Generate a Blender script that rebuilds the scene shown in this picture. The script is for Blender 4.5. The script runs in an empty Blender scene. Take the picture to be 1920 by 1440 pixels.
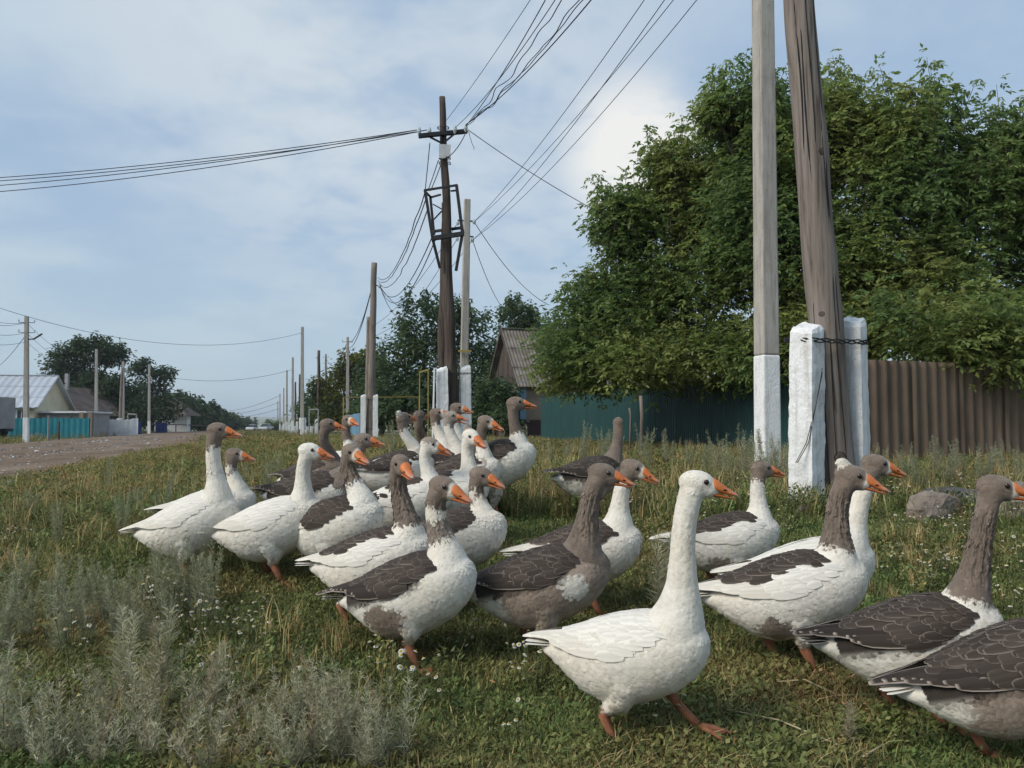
import bpy, bmesh, math, random
import numpy as np
from mathutils import Vector, Matrix, noise
scene = bpy.context.scene
col = scene.collection
R = math.radians
PI = math.pi

# ------------------------------------------------------------------ camera
F = 1442.0                      # focal length in photograph pixels (1920 wide)
PITCH = math.atan(73.0 / F)
CAM = Vector((0, 0, 1.0))
cd = bpy.data.cameras.new('camera'); cam = bpy.data.objects.new('camera', cd); col.objects.link(cam)
cam.location = CAM; cam.rotation_euler = (PI / 2 + PITCH, 0, 0)
cd.sensor_width = 36; cd.lens = 36 * F / 1920; cd.clip_start = 0.05; cd.clip_end = 12000
scene.camera = cam

# ------------------------------------------------------------------ world: Nishita sky under a layer of broken cloud
SUN_EL, SUN_AZ = 40.0, 238.0    # compass azimuth, 0 = +Y (view direction), 90 = +X
world = bpy.data.worlds.new('World'); scene.world = world; world.use_nodes = True
wt = world.node_tree; wt.nodes.clear()
def wn(t, **k):
    n = wt.nodes.new(t)
    for a, b in k.items(): setattr(n, a, b)
    return n
def wmath(op, a, b=None, clamp=False):
    n = wn('ShaderNodeMath', operation=op, use_clamp=clamp)
    for i, v in enumerate((a, b)):
        if v is None: continue
        if isinstance(v, (int, float)): n.inputs[i].default_value = v
        else: wt.links.new(v, n.inputs[i])
    return n.outputs[0]
def wmix(f, a, b):
    n = wn('ShaderNodeMix', data_type='RGBA')
    for s, v in ((n.inputs[0], f), (n.inputs[6], a), (n.inputs[7], b)):
        if isinstance(v, (int, float)): s.default_value = v
        elif isinstance(v, tuple): s.default_value = (*v, 1)
        else: wt.links.new(v, s)
    return n.outputs[2]
sky = wn('ShaderNodeTexSky', sky_type='NISHITA', sun_disc=False)
sky.sun_elevation = R(SUN_EL); sky.sun_rotation = R(SUN_AZ); sky.altitude = 200; sky.air_density = 1.2; sky.dust_density = 2.0
tc = wn('ShaderNodeTexCoord'); sep = wn('ShaderNodeSeparateXYZ'); wt.links.new(tc.outputs['Generated'], sep.inputs[0])
zz = wmath('ADD', wmath('MAXIMUM', sep.outputs[2], 0.0), 0.22)
cx = wmath('DIVIDE', sep.outputs[0], zz); cy = wmath('DIVIDE', sep.outputs[1], zz)
cmb = wn('ShaderNodeCombineXYZ'); wt.links.new(cx, cmb.inputs[0]); wt.links.new(cy, cmb.inputs[1])
def wnoise(scale, detail, rough, off, dist=0.0):
    m = wn('ShaderNodeMapping'); m.inputs['Location'].default_value = off; m.inputs['Scale'].default_value = (1, 1, 1)
    wt.links.new(cmb.outputs[0], m.inputs[0])
    n = wn('ShaderNodeTexNoise'); n.inputs['Scale'].default_value = scale; n.inputs['Detail'].default_value = detail
    n.inputs['Roughness'].default_value = rough; n.inputs['Distortion'].default_value = dist
    wt.links.new(m.outputs[0], n.inputs[0]); return n.outputs[0]
def wramp(v, lo, hi):
    n = wn('ShaderNodeMapRange', interpolation_type='SMOOTHSTEP'); wt.links.new(v, n.inputs[0])
    n.inputs[1].default_value = lo; n.inputs[2].default_value = hi; return n.outputs[0]
big = wnoise(0.85, 2, 0.5, (3.1, 0.7, 0)); fine = wnoise(2.3, 4, 0.55, (1.7, 5.2, 0), 0.25)
puff = wnoise(5.5, 3, 0.6, (7.7, 2.2, 0), 0.3)
body = wmath('ADD', wmath('MULTIPLY', big, 0.62), wmath('ADD', wmath('MULTIPLY', fine, 0.28), wmath('MULTIPLY', puff, 0.10)))
lightc = wramp(body, 0.46, 0.62)                        # bright cloud against slate blue cloud base
# thin cloud the sun lights from behind, low over the trees
def direction(px, py):
    v = Vector(((px - 960) / F, 1, -(py - 720) / F)); v.rotate(Matrix.Rotation(PITCH, 3, 'X')); return v.normalized()
def lobe(px, py, lo, hi):
    dn = wn('ShaderNodeVectorMath', operation='DOT_PRODUCT'); nv = wn('ShaderNodeVectorMath', operation='NORMALIZE')
    wt.links.new(tc.outputs['Generated'], nv.inputs[0]); wt.links.new(nv.outputs[0], dn.inputs[0]); dn.inputs[1].default_value = direction(px, py)
    return wramp(dn.outputs['Value'], math.cos(R(lo)), math.cos(R(hi)))
thin = wramp(wmath('ADD', wmath('MULTIPLY', fine, 0.6), wmath('MULTIPLY', puff, 0.4)), 0.36, 0.56)
glow = wmath('MULTIPLY', lobe(1195, 290, 6.6, 0.3), wmath('ADD', wmath('MULTIPLY', thin, 0.75), 0.35), clamp=True)
veil = wmath('MULTIPLY', lobe(760, 60, 26, 3), wmath('ADD', wmath('MULTIPLY', thin, 0.7), 0.15), clamp=True)
cl = wmix(lightc, (1.75, 2.4, 3.25), (2.65, 3.15, 3.6))
cl = wmix(wmath('MULTIPLY', veil, 0.75), cl, (3.55, 3.8, 3.95))
cl = wmix(glow, cl, (4.5, 4.45, 4.25))
hz = wramp(sep.outputs[2], 0.30, 0.0)
cl = wmix(wmath('MULTIPLY', hz, 0.85), cl, (2.3, 2.95, 3.45))
out = wmix(0.92, sky.outputs[0], cl)
bg = wn('ShaderNodeBackground'); bg.inputs[1].default_value = 0.1
wt.links.new(out, bg.inputs[0]); world.cycles.sampling_method = 'MANUAL'; world.cycles.sample_map_resolution = 256; wo = wn('ShaderNodeOutputWorld'); wt.links.new(bg.outputs[0], wo.inputs[0])

# ------------------------------------------------------------------ sun through thin cloud
sl = bpy.data.lights.new('sun', 'SUN'); sun = bpy.data.objects.new('sun', sl); col.objects.link(sun)
sl.energy = 1.5; sl.angle = R(26); sl.color = (1.0, 0.945, 0.86)
sd = Vector((math.sin(R(SUN_AZ)) * math.cos(R(SUN_EL)), math.cos(R(SUN_AZ)) * math.cos(R(SUN_EL)), math.sin(R(SUN_EL))))
sun.rotation_euler = sd.to_track_quat('Z', 'Y').to_euler(); sun.location = sd * 40
vs = scene.view_settings; vs.view_transform = 'Standard'; vs.look = 'None'; vs.exposure = 1.05; vs.gamma = 1.0; vs.use_curve_mapping = False
scene.cycles.max_bounces = 5; scene.cycles.diffuse_bounces = 4; scene.cycles.glossy_bounces = 2; scene.cycles.transmission_bounces = 2; scene.cycles.use_denoising = True; scene.cycles.adaptive_threshold = 0.02

# ------------------------------------------------------------------ geometry helpers
def ray(px, py):
    v = Vector(((px - 960) / F, 1, -(py - 720) / F)); v.rotate(Matrix.Rotation(PITCH, 3, 'X'))
    return v / v.y
def at(px, py, d): return CAM + ray(px, py) * d
def smooth(a, b, x): t = np.clip((np.asarray(x, float) - a) / (b - a), 0, 1); return t * t * (3 - 2 * t)
TY = [-60, 2.6, 3.2, 4.0, 4.8, 5.6, 7.0, 12, 20, 35, 50, 70, 100, 150, 300, 800, 1500, 2600, 4200, 6000]
TZ = [0.0, 0.0, 0.02, 0.10, 0.22, 0.32, 0.36, 0.37, 0.36, 0.22, 0.02, -0.1, -0.2, -0.6, -2.5, -9.0, -8.0, 10.0, 42.0, 50.0]
LY = [-60, 3.0, 4.5, 10, 40, 100, 150, 300, 800, 1500, 2600, 4200, 6000]
LZ = [0.0, 0.0, 0.03, 0.03, -0.05, -0.2, -0.6, -2.5, -9.0, -8.0, 10.0, 42.0, 50.0]
def terrain(x, y):
    x = np.asarray(x, float); y = np.asarray(y, float)
    u = x + 0.32 * y
    b = smooth(-5.0, 1.2, u)
    z = np.interp(y, TY, TZ) * b + np.interp(y, LY, LZ) * (1 - b)
    near = 1 - smooth(30, 60, y)
    z = z + near * (0.018 * np.sin(x * 2.1 + y * 0.7) * np.sin(y * 1.7 - x * 0.4) + 0.01 * np.sin(x * 5.3 + 1.2) * np.sin(y * 4.1))
    z = z + smooth(600, 2500, y) * (7.0 * np.sin(x * 0.0017 + 1.0) + 3.5 * np.sin(x * 0.0061))
    return z
def tz(x, y): return float(terrain(x, y))
def ground(px, d):
    x = float(ray(px, 793).x) * d; return Vector((x, d, tz(x, d)))

def mesh_obj(name, verts, faces, mat=None, parent=None, smoothed=False):
    me = bpy.data.meshes.new(name); me.from_pydata([tuple(v) for v in verts], [], faces); me.update()
    if smoothed: me.polygons.foreach_set('use_smooth', [True] * len(me.polygons))
    o = bpy.data.objects.new(name, me); col.objects.link(o)
    if mat is not None: me.materials.append(mat)
    if parent is not None: o.parent = parent
    return o
def fast_mesh(name, V, Fc, mat=None, colr=None, smoothed=False, attrs=None):
    """V (n,3), Fc (m,k) of one polygon size; returns mesh"""
    V = np.asarray(V, np.float32); Fc = np.asarray(Fc, np.int32); k = Fc.shape[1]
    me = bpy.data.meshes.new(name)
    me.vertices.add(len(V)); me.vertices.foreach_set('co', V.ravel())
    me.loops.add(Fc.size); me.loops.foreach_set('vertex_index', Fc.ravel())
    me.polygons.add(len(Fc)); me.polygons.foreach_set('loop_start', np.arange(0, Fc.size, k, dtype=np.int32))
    me.polygons.foreach_set('loop_total', np.full(len(Fc), k, np.int32))
    if smoothed: me.polygons.foreach_set('use_smooth', np.ones(len(Fc), bool))
    me.update(calc_edges=True)
    if colr is not None:
        a = me.color_attributes.new('col', 'FLOAT_COLOR', 'POINT'); c = np.ones((len(V), 4), np.float32); c[:, :3] = colr; a.data.foreach_set('color', c.ravel())
    for nm, (ty, val) in (attrs or {}).items():
        a = me.attributes.new(nm, ty, 'POINT'); a.data.foreach_set('value' if ty in ('FLOAT', 'INT') else 'vector', np.asarray(val).ravel())
    if mat is not None: me.materials.append(mat)
    return me
def put(name, me, parent=None, loc=None):
    o = bpy.data.objects.new(name, me); col.objects.link(o)
    if parent is not None: o.parent = parent
    if loc is not None: o.location = loc
    return o
def empty(name, loc, label=None, cat=None, group=None):
    o = bpy.data.objects.new(name, None); col.objects.link(o); o.location = loc; o.empty_display_size = 0.2
    tag(o, label, cat, group); return o
def tag(o, label=None, cat=None, group=None, kind=None):
    for k, v in (('label', label), ('category', cat), ('group', group), ('kind', kind)):
        if v: o[k] = v
    return o

class MB:
    """collects shapes, given in world space; build() links ONE mesh, relative to its parent's location"""
    def __init__(s): s.v = []; s.f = []
    def add(s, vs, fs):
        n = len(s.v); s.v += [Vector(v) for v in vs]; s.f += [tuple(i + n for i in f) for f in fs]; return s
    def hexa(s, p): return s.add(p, [(0, 3, 2, 1), (4, 5, 6, 7), (0, 1, 5, 4), (1, 2, 6, 5), (2, 3, 7, 6), (3, 0, 4, 7)])
    def box(s, c, sx, sy, sz, rz=0.0, M=None):
        M = M or Matrix.Rotation(rz, 3, 'Z'); c = Vector(c)
        return s.hexa([c + M @ Vector((x * sx / 2, y * sy / 2, z * sz / 2)) for x, y, z in
                       ((-1, -1, -1), (1, -1, -1), (1, 1, -1), (-1, 1, -1), (-1, -1, 1), (1, -1, 1), (1, 1, 1), (-1, 1, 1))])
    def tube(s, pts, rad, n=8, cap=True, rot=0.0, squash=1.0):
        pts = [Vector(p) for p in pts]; m = len(pts)
        rad = rad if hasattr(rad, '__len__') else [rad] * m
        ref = None; rings = []
        for i, p in enumerate(pts):
            t = (pts[min(i + 1, m - 1)] - pts[max(i - 1, 0)])
            t = t.normalized() if t.length > 1e-9 else Vector((0, 0, 1))
            if ref is None:
                ref = Vector((0, 1, 0)) if abs(t.z) > 0.7 else Vector((0, 0, 1))
            a = (ref - t * ref.dot(t)).normalized(); b = t.cross(a); ref = a
            rings.append([p + (a * math.cos(2 * PI * k / n + rot) + b * (math.sin(2 * PI * k / n + rot) * squash)) * rad[i] for k in range(n)])
        vs = [v for r in rings for v in r]; fs = []
        for i in range(m - 1):
            for k in range(n):
                fs.append((i * n + k, i * n + (k + 1) % n, (i + 1) * n + (k + 1) % n, (i + 1) * n + k))
        if cap: fs.append(tuple(range(n - 1, -1, -1))); fs.append(tuple((m - 1) * n + k for k in range(n)))
        return s.add(vs, fs)
    def bar(s, a, b, w, h=None):
        a = Vector(a); b = Vector(b); t = (b - a).normalized(); h = h or w
        ref = Vector((0, 0, 1)) if abs(t.z) < 0.9 else Vector((0, 1, 0))
        x = t.cross(ref).normalized(); y = x.cross(t).normalized()
        q = [x * i * w / 2 + y * j * h / 2 for i, j in ((-1, -1), (1, -1), (1, 1), (-1, 1))]
        return s.hexa([a + k for k in q] + [b + k for k in q])
    def build(s, name, mat, parent=None, smoothed=False):
        off = parent.matrix_world.translation.copy() if False else (root_loc(parent) if parent is not None else Vector((0, 0, 0)))
        return mesh_obj(name, [v - off for v in s.v], s.f, mat, parent, smoothed)
def root_loc(o):
    l = Vector((0, 0, 0))
    while o is not None: l += o.location; o = o.parent
    return l

# ------------------------------------------------------------------ materials
def new_mat(name):
    m = bpy.data.materials.new(name); m.use_nodes = True; nt = m.node_tree
    return m, nt, nt.nodes['Principled BSDF']
def N(nt, t, **k):
    n = nt.nodes.new(t)
    for a, b in k.items(): setattr(n, a, b)
    return n
def ramp(nt, fac, stops):
    r = N(nt, 'ShaderNodeValToRGB'); e = r.color_ramp.elements
    while len(e) < len(stops): e.new(0.5)
    for i, (p, c) in enumerate(stops): e[i].position = p; e[i].color = (*c, 1)
    nt.links.new(fac, r.inputs[0]); return r.outputs[0]
def noise_tex(nt, scale, detail=5, rough=0.6, stretch=(1, 1, 1), coord='Object', dist=0.0):
    t = N(nt, 'ShaderNodeTexCoord'); mp = N(nt, 'ShaderNodeMapping'); mp.inputs['Scale'].default_value = stretch
    nt.links.new(t.outputs[coord], mp.inputs[0]); n = N(nt, 'ShaderNodeTexNoise')
    n.inputs['Scale'].default_value = scale; n.inputs['Detail'].default_value = detail; n.inputs['Roughness'].default_value = rough; n.inputs['Distortion'].default_value = dist
    nt.links.new(mp.outputs[0], n.inputs[0]); return n.outputs[0]
def bump(nt, p, h, strength, dist=0.01):
    b = N(nt, 'ShaderNodeBump'); b.inputs['Strength'].default_value = strength; b.inputs['Distance'].default_value = dist
    nt.links.new(h, b.inputs['Height']); nt.links.new(b.outputs[0], p.inputs['Normal']); return b
def surf(name, c1, c2, scale=4.0, rough=0.85, stretch=(1, 1, 1), bstr=0.4, bdist=0.01, detail=6, lo=0.3, hi=0.7, metal=0.0, c3=None, spec=0.3, streak=0.0):
    m, nt, p = new_mat(name)
    n = noise_tex(nt, scale, detail, 0.62, stretch)
    st = [(lo, c1), (hi, c2)]
    if c3: st = [(lo, c1), ((lo + hi) / 2, c3), (hi, c2)]
    c = ramp(nt, n, st)
    nt.links.new(c, p.inputs['Base Color']); p.inputs['Roughness'].default_value = rough; p.inputs['Metallic'].default_value = metal
    p.inputs['Specular IOR Level'].default_value = spec
    if streak:
        sx = N(nt, 'ShaderNodeMix', data_type='RGBA', blend_type='MULTIPLY'); sx.inputs[0].default_value = streak; nt.links.new(c, sx.inputs[6]); sn = noise_tex(nt, 7, 6, 0.7, (2.2, 2.2, 0.12)); nt.links.new(ramp(nt, sn, [(0.34, (0.42, 0.39, 0.35)), (0.5, (1, 1, 1))]), sx.inputs[7])
        pn = noise_tex(nt, 40, 3, 0.5); px_ = N(nt, 'ShaderNodeMix', data_type='RGBA', blend_type='MULTIPLY'); px_.inputs[0].default_value = streak; nt.links.new(sx.outputs[2], px_.inputs[6]); nt.links.new(ramp(nt, pn, [(0.28, (0.35, 0.32, 0.29)), (0.36, (1, 1, 1))]), px_.inputs[7]); nt.links.new(px_.outputs[2], p.inputs['Base Color'])
    n2 = noise_tex(nt, scale * 6, 4, 0.6, stretch)
    if bstr: bump(nt, p, n2, bstr, bdist)
    return m
M = {}
M['wood'] = None
def wood_mat(name, a, b, crack):
    m, nt, p = new_mat(name)
    g = noise_tex(nt, 9, 7, 0.65, (3, 3, 0.12)); big = noise_tex(nt, 1.6, 4, 0.6, (1, 1, 0.35))
    c = ramp(nt, g, [(0.28, crack), (0.45, a), (0.72, b)])
    mx = N(nt, 'ShaderNodeMix', data_type='RGBA', blend_type='MULTIPLY'); mx.inputs[0].default_value = 0.7
    nt.links.new(c, mx.inputs[6]); nt.links.new(ramp(nt, big, [(0.3, (0.62, 0.58, 0.55)), (0.65, (1.08, 1.05, 1.02))]), mx.inputs[7])
    nt.links.new(mx.outputs[2], p.inputs['Base Color']); p.inputs['Roughness'].default_value = 0.9; p.inputs['Specular IOR Level'].default_value = 0.15
    bump(nt, p, g, 0.9, 0.012); return m
M['wood'] = wood_mat('weathered_wood', (0.20, 0.172, 0.15), (0.30, 0.265, 0.238), (0.06, 0.048, 0.042))
M['wood_dark'] = wood_mat('dark_wood', (0.078, 0.062, 0.054), (0.15, 0.125, 0.11), (0.02, 0.016, 0.014))
M['concrete'] = surf('pole_concrete', (0.31, 0.285, 0.25), (0.45, 0.42, 0.38), 7, 0.9, (1, 1, 0.4), 0.5, 0.004, lo=0.25, hi=0.7, streak=0.6)
M['whitewash'] = surf('whitewash', (0.52, 0.51, 0.48), (0.78, 0.78, 0.77), 9, 0.92, (1, 1, 0.6), 0.8, 0.012, lo=0.22, hi=0.5, streak=0.45)
M['metal_black'] = surf('black_steel', (0.012, 0.012, 0.014), (0.03, 0.03, 0.033), 12, 0.6, bstr=0.2)
M['wire'] = surf('wire', (0.02, 0.022, 0.025), (0.045, 0.045, 0.05), 3, 0.6, bstr=0)
M['insulator'] = surf('glass_insulator', (0.35, 0.42, 0.42), (0.6, 0.65, 0.65), 20, 0.2, bstr=0)
M['plate'] = surf('tin_plate', (0.45, 0.47, 0.48), (0.62, 0.63, 0.63), 6, 0.6, bstr=0.1)
M['gas'] = surf('yellow_pipe_paint', (0.25, 0.19, 0.05), (0.34, 0.26, 0.07), 9, 0.55, bstr=0.1)
M['pipe_grey'] = surf('grey_pipe', (0.2, 0.2, 0.2), (0.3, 0.3, 0.29), 9, 0.6, bstr=0.1)
M['green_sheet'] = surf('green_sheet_steel', (0.007, 0.042, 0.040), (0.012, 0.062, 0.058), 3, 0.5, (1, 1, 0.5), 0.1, spec=0.4)
M['slate'] = surf('brown_asbestos_sheet', (0.10, 0.070, 0.048), (0.21, 0.155, 0.112), 2.2, 0.95, (1, 1, 0.35), 0.5, 0.006, c3=(0.155, 0.112, 0.08), lo=0.25, hi=0.75)
M['roof_slate'] = surf('grey_asbestos_roof', (0.11, 0.09, 0.07), (0.24, 0.215, 0.18), 1.8, 0.95, (1, 1, 1), 0.4, c3=(0.165, 0.145, 0.12))
M['roof_metal'] = surf('galvanised_roof', (0.42, 0.44, 0.47), (0.56, 0.58, 0.61), 0.8, 0.38, (1, 1, 1), 0.1, metal=0.35, spec=0.5)
M['roof_brown'] = surf('brown_roof', (0.075, 0.055, 0.045), (0.16, 0.125, 0.105), 0.9, 0.9, bstr=0.3)
M['cream'] = surf('cream_plaster', (0.52, 0.45, 0.30), (0.62, 0.56, 0.40), 1.2, 0.9, bstr=0.2)
M['plaster_grey'] = surf('grey_plaster', (0.26, 0.25, 0.25), (0.38, 0.37, 0.37), 1.1, 0.9, bstr=0.2)
M['beige_wall'] = surf('beige_wall', (0.17, 0.135, 0.10), (0.25, 0.205, 0.16), 1.5, 0.9, bstr=0.2)
M['maroon'] = surf('maroon_plinth', (0.035, 0.018, 0.02), (0.06, 0.032, 0.034), 2, 0.8, bstr=0.2)
M['teal'] = surf('teal_sheet', (0.012, 0.16, 0.20), (0.03, 0.22, 0.26), 0.8, 0.5, bstr=0.05)
M['teal_deep'] = surf('deep_teal_sheet', (0.006, 0.10, 0.14), (0.012, 0.14, 0.18), 0.8, 0.5, bstr=0.05)
M['blue'] = surf('blue_paint', (0.02, 0.04, 0.14), (0.03, 0.06, 0.19), 1, 0.6, bstr=0.05)
M['blue_trim'] = surf('pale_blue_paint', (0.10, 0.21, 0.30), (0.15, 0.27, 0.37), 2, 0.6, bstr=0.05)
M['white_paint'] = surf('white_paint', (0.55, 0.56, 0.57), (0.75, 0.76, 0.76), 2, 0.7, bstr=0.1)
M['dark_glass'] = surf('window_glass', (0.02, 0.025, 0.03), (0.05, 0.055, 0.06), 1, 0.12, bstr=0, spec=0.5)
M['rubber'] = surf('rubber', (0.012, 0.012, 0.012), (0.025, 0.025, 0.025), 5, 0.8, bstr=0.1)
M['rock'] = surf('rock', (0.16, 0.125, 0.10), (0.34, 0.29, 0.24), 6, 0.95, bstr=0.9, bdist=0.02)
M['rock_dark'] = surf('dark_rock', (0.05, 0.05, 0.055), (0.12, 0.115, 0.11), 6, 0.95, bstr=0.9, bdist=0.02)
M['brick'] = surf('broken_brick', (0.28, 0.14, 0.09), (0.42, 0.25, 0.17), 12, 0.95, bstr=0.8)
M['bark'] = wood_mat('bark', (0.085, 0.07, 0.055), (0.15, 0.13, 0.11), (0.02, 0.017, 0.014))

def vcol_mat(name, rough=0.8, translucent=0.0, spec=0.2, attr='col', inst_tint=False, bumpscale=0):
    m, nt, p = new_mat(name)
    a = N(nt, 'ShaderNodeAttribute', attribute_name=attr); c = a.outputs['Color']
    if inst_tint:
        t = N(nt, 'ShaderNodeAttribute', attribute_name='tint', attribute_type='INSTANCER')
        mx = N(nt, 'ShaderNodeMix', data_type='RGBA', blend_type='MULTIPLY'); mx.inputs[0].default_value = 1
        nt.links.new(c, mx.inputs[6]); nt.links.new(t.outputs['Vector'], mx.inputs[7]); c = mx.outputs[2]
    nt.links.new(c, p.inputs['Base Color']); p.inputs['Roughness'].default_value = rough; p.inputs['Specular IOR Level'].default_value = spec
    if translucent:
        tr = N(nt, 'ShaderNodeBsdfTranslucent'); nt.links.new(c, tr.inputs[0]); ms = N(nt, 'ShaderNodeMixShader'); ms.inputs[0].default_value = translucent
        nt.links.new(p.outputs[0], ms.inputs[1]); nt.links.new(tr.outputs[0], ms.inputs[2])
        nt.links.new(ms.outputs[0], nt.nodes['Material Output'].inputs[0])
    return m
M['leaf'] = vcol_mat('leaf', 0.5, 0.54, 0.35)
M['grass'] = vcol_mat('grass_blade', 0.7, 0.25, 0.2, inst_tint=True)
M['herb'] = vcol_mat('herb', 0.8, 0.25, 0.1)
# ================================================================== ground, road
def ground_material():
    m, nt, p = new_mat('meadow_soil')
    a = noise_tex(nt, 0.55, 6, 0.6); b = noise_tex(nt, 5.5, 7, 0.65)
    soil = ramp(nt, b, [(0.28, (0.06, 0.055, 0.032)), (0.5, (0.12, 0.108, 0.062)), (0.72, (0.21, 0.172, 0.11))])
    green = ramp(nt, b, [(0.28, (0.05, 0.058, 0.026)), (0.55, (0.105, 0.115, 0.05)), (0.75, (0.19, 0.178, 0.095))])
    mx = N(nt, 'ShaderNodeMix', data_type='RGBA'); nt.links.new(ramp(nt, a, [(0.40, (0, 0, 0)), (0.58, (1, 1, 1))]), mx.inputs[0])
    nt.links.new(soil, mx.inputs[6]); nt.links.new(green, mx.inputs[7])
    g = N(nt, 'ShaderNodeNewGeometry'); s = N(nt, 'ShaderNodeSeparateXYZ'); nt.links.new(g.outputs['Position'], s.inputs[0])
    mr = N(nt, 'ShaderNodeMapRange'); nt.links.new(s.outputs[1], mr.inputs[0]); mr.inputs[1].default_value = 150; mr.inputs[2].default_value = 420
    fld = ramp(nt, noise_tex(nt, 0.004, 3, 0.5, (1, 0.35, 1)), [(0.35, (0.16, 0.19, 0.075)), (0.5, (0.23, 0.235, 0.11)), (0.66, (0.10, 0.145, 0.06))])
    m2 = N(nt, 'ShaderNodeMix', data_type='RGBA'); nt.links.new(mr.outputs[0], m2.inputs[0]); nt.links.new(mx.outputs[2], m2.inputs[6]); nt.links.new(fld, m2.inputs[7])
    nt.links.new(m2.outputs[2], p.inputs['Base Color']); p.inputs['Roughness'].default_value = 0.95; p.inputs['Specular IOR Level'].default_value = 0.1
    bump(nt, p, noise_tex(nt, 26, 6, 0.7), 1.0, 0.03); return m
def road_material():
    m, nt, p = new_mat('dirt_road')
    a = noise_tex(nt, 0.8, 5, 0.6, (1, 0.35, 1)); b = noise_tex(nt, 14, 6, 0.7)
    base = ramp(nt, a, [(0.3, (0.15, 0.108, 0.076)), (0.52, (0.215, 0.162, 0.12)), (0.72, (0.285, 0.225, 0.172))])
    mx = N(nt, 'ShaderNodeMix', data_type='RGBA', blend_type='MULTIPLY'); mx.inputs[0].default_value = 1
    nt.links.new(base, mx.inputs[6]); nt.links.new(ramp(nt, b, [(0.3, (0.6, 0.58, 0.56)), (0.6, (1.1, 1.08, 1.05)), (0.75, (1.6, 1.55, 1.5))]), mx.inputs[7])
    nt.links.new(mx.outputs[2], p.inputs['Base Color']); p.inputs['Roughness'].default_value = 0.95; p.inputs['Specular IOR Level'].default_value = 0.1
    bump(nt, p, noise_tex(nt, 9, 7, 0.75), 1.0, 0.05); return m
def nonuni(lo, hi, fine_lo, fine_hi, step, grow):
    v = list(np.arange(fine_lo, fine_hi + 1e-6, step)); s = step; x = v[-1]
    while x < hi: s *= grow; x += s; v.append(x)
    s = step; x = v[0]; pre = []
    while x > lo: s *= grow; x -= s; pre.append(x)
    return np.array(pre[::-1] + v)
gx = nonuni(-4200, 4200, -9, 9, 0.22, 1.09); gy = nonuni(-60, 6000, 0.0, 16, 0.2, 1.06)
GX, GY = np.meshgrid(gx, gy); GZ = terrain(GX, GY); nx, ny = len(gx), len(gy)
ii = np.arange(nx * ny).reshape(ny, nx)
Fq = np.stack([ii[:-1, :-1], ii[:-1, 1:], ii[1:, 1:], ii[1:, :-1]], -1).reshape(-1, 4)
g = put('ground', fast_mesh('ground', np.stack([GX, GY, GZ], -1).reshape(-1, 3), Fq, ground_material(), smoothed=True))
tag(g, 'grassy village verge and fields reaching to the horizon', 'ground', kind='structure')
ry = nonuni(-40, 420, 0, 30, 0.35, 1.05); nu = 30
RV = []
for y in ry:
    e0 = -12.6 + 0.5 * noise.noise((y * 0.25, 3, 0)) + 0.25 * noise.noise((y * 1.1, 8, 0)); e1 = -4.6 + min(2.6, max(0.0, y - 8) * 0.045) + 0.7 * noise.noise((y * 0.3, 5, 1)) + 0.3 * noise.noise((y * 1.3, 1, 7))
    for k in range(nu):
        t = k / (nu - 1); u = e0 + (e1 - e0) * t; x = u - 0.32 * y
        rut = -0.03 * (math.exp(-((t - 0.36) / 0.06) ** 2) + math.exp(-((t - 0.64) / 0.06) ** 2)) + 0.015 * math.sin(t * PI)
        RV.append((x, y, tz(x, y) + (0.045 + rut + 0.012 * noise.noise((x * 1.2, y * 1.2, 0)) if 0 < k < nu - 1 else -0.02)))
ii = np.arange(len(RV)).reshape(len(ry), nu)
Fq = np.stack([ii[:-1, :-1], ii[:-1, 1:], ii[1:, 1:], ii[1:, :-1]], -1).reshape(-1, 4)
tag(put('road', fast_mesh('road', np.array(RV), Fq, road_material(), smoothed=True)), 'wide rutted dirt road with loose gravel running down the village street', 'road', kind='structure')

# ================================================================== poles
CONC = 'concrete poles along the street'
def conc_shaft(o, base, top, w0, w1, white, rot=0.35):
    ax = (top - base); L = ax.length
    def p(t): return base + ax * t
    tw = white / L
    def wd(t): return w0 + (w1 - w0) * t
    mb = MB(); q = 1.0 / math.sqrt(2)
    mb.tube([p(tw), p(1.0)], [wd(tw) * q, wd(1) * q], 4, rot=PI / 4 + rot); s = mb.build('shaft', M['concrete'], o)
    bev(s, 0.02)
    mb = MB(); mb.tube([base - ax.normalized() * 0.3, p(tw)], [wd(0) * q + 0.004, wd(tw) * q + 0.004], 4, rot=PI / 4 + rot); s = mb.build('whitewashed_base', M['whitewash'], o); bev(s, 0.02)
def bev(o, w, seg=2):
    b = o.modifiers.new('bevel', 'BEVEL'); b.width = w; b.segments = seg; b.limit_method = 'ANGLE'; b.angle_limit = R(40); return o
def insulators(o, c, heights, span=0.25, axis=Vector((1, 0.32, 0))):
    ax = axis.normalized()
    for h in heights:
        mb = MB()
        z = c(h)
        mb.bar(z - ax * span, z + ax * span, 0.03)
        for s in (-1, 1): mb.tube([z + ax * s * span, z + ax * s * span + Vector((0, 0, 0.10))], 0.012, 5)
        mb.build('hook_bracket', M['metal_black'], o)
        for s in (-1, 1):
            mb = MB(); q = z + ax * s * span
            mb.tube([q + Vector((0, 0, .08)), q + Vector((0, 0, .11)), q + Vector((0, 0, .15)), q + Vector((0, 0, .18))], [.045, .05, .035, .015], 7); mb.build('insulator', M['insulator'], o)
def concrete_pole(px, d, top, label, w0=0.24, w1=0.17, white=1.35, ins=(), lean=0.0, group=CONC, rot=0.35):
    b = ground(px, d); o = empty('utility_pole', b, label, 'pole', group)
    t = Vector((b.x + lean, d, top))
    conc_shaft(o, b, t, w0, w1, white, rot)
    if ins: insulators(o, lambda h: b + (t - b) * h, ins)
    return b, t
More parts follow.
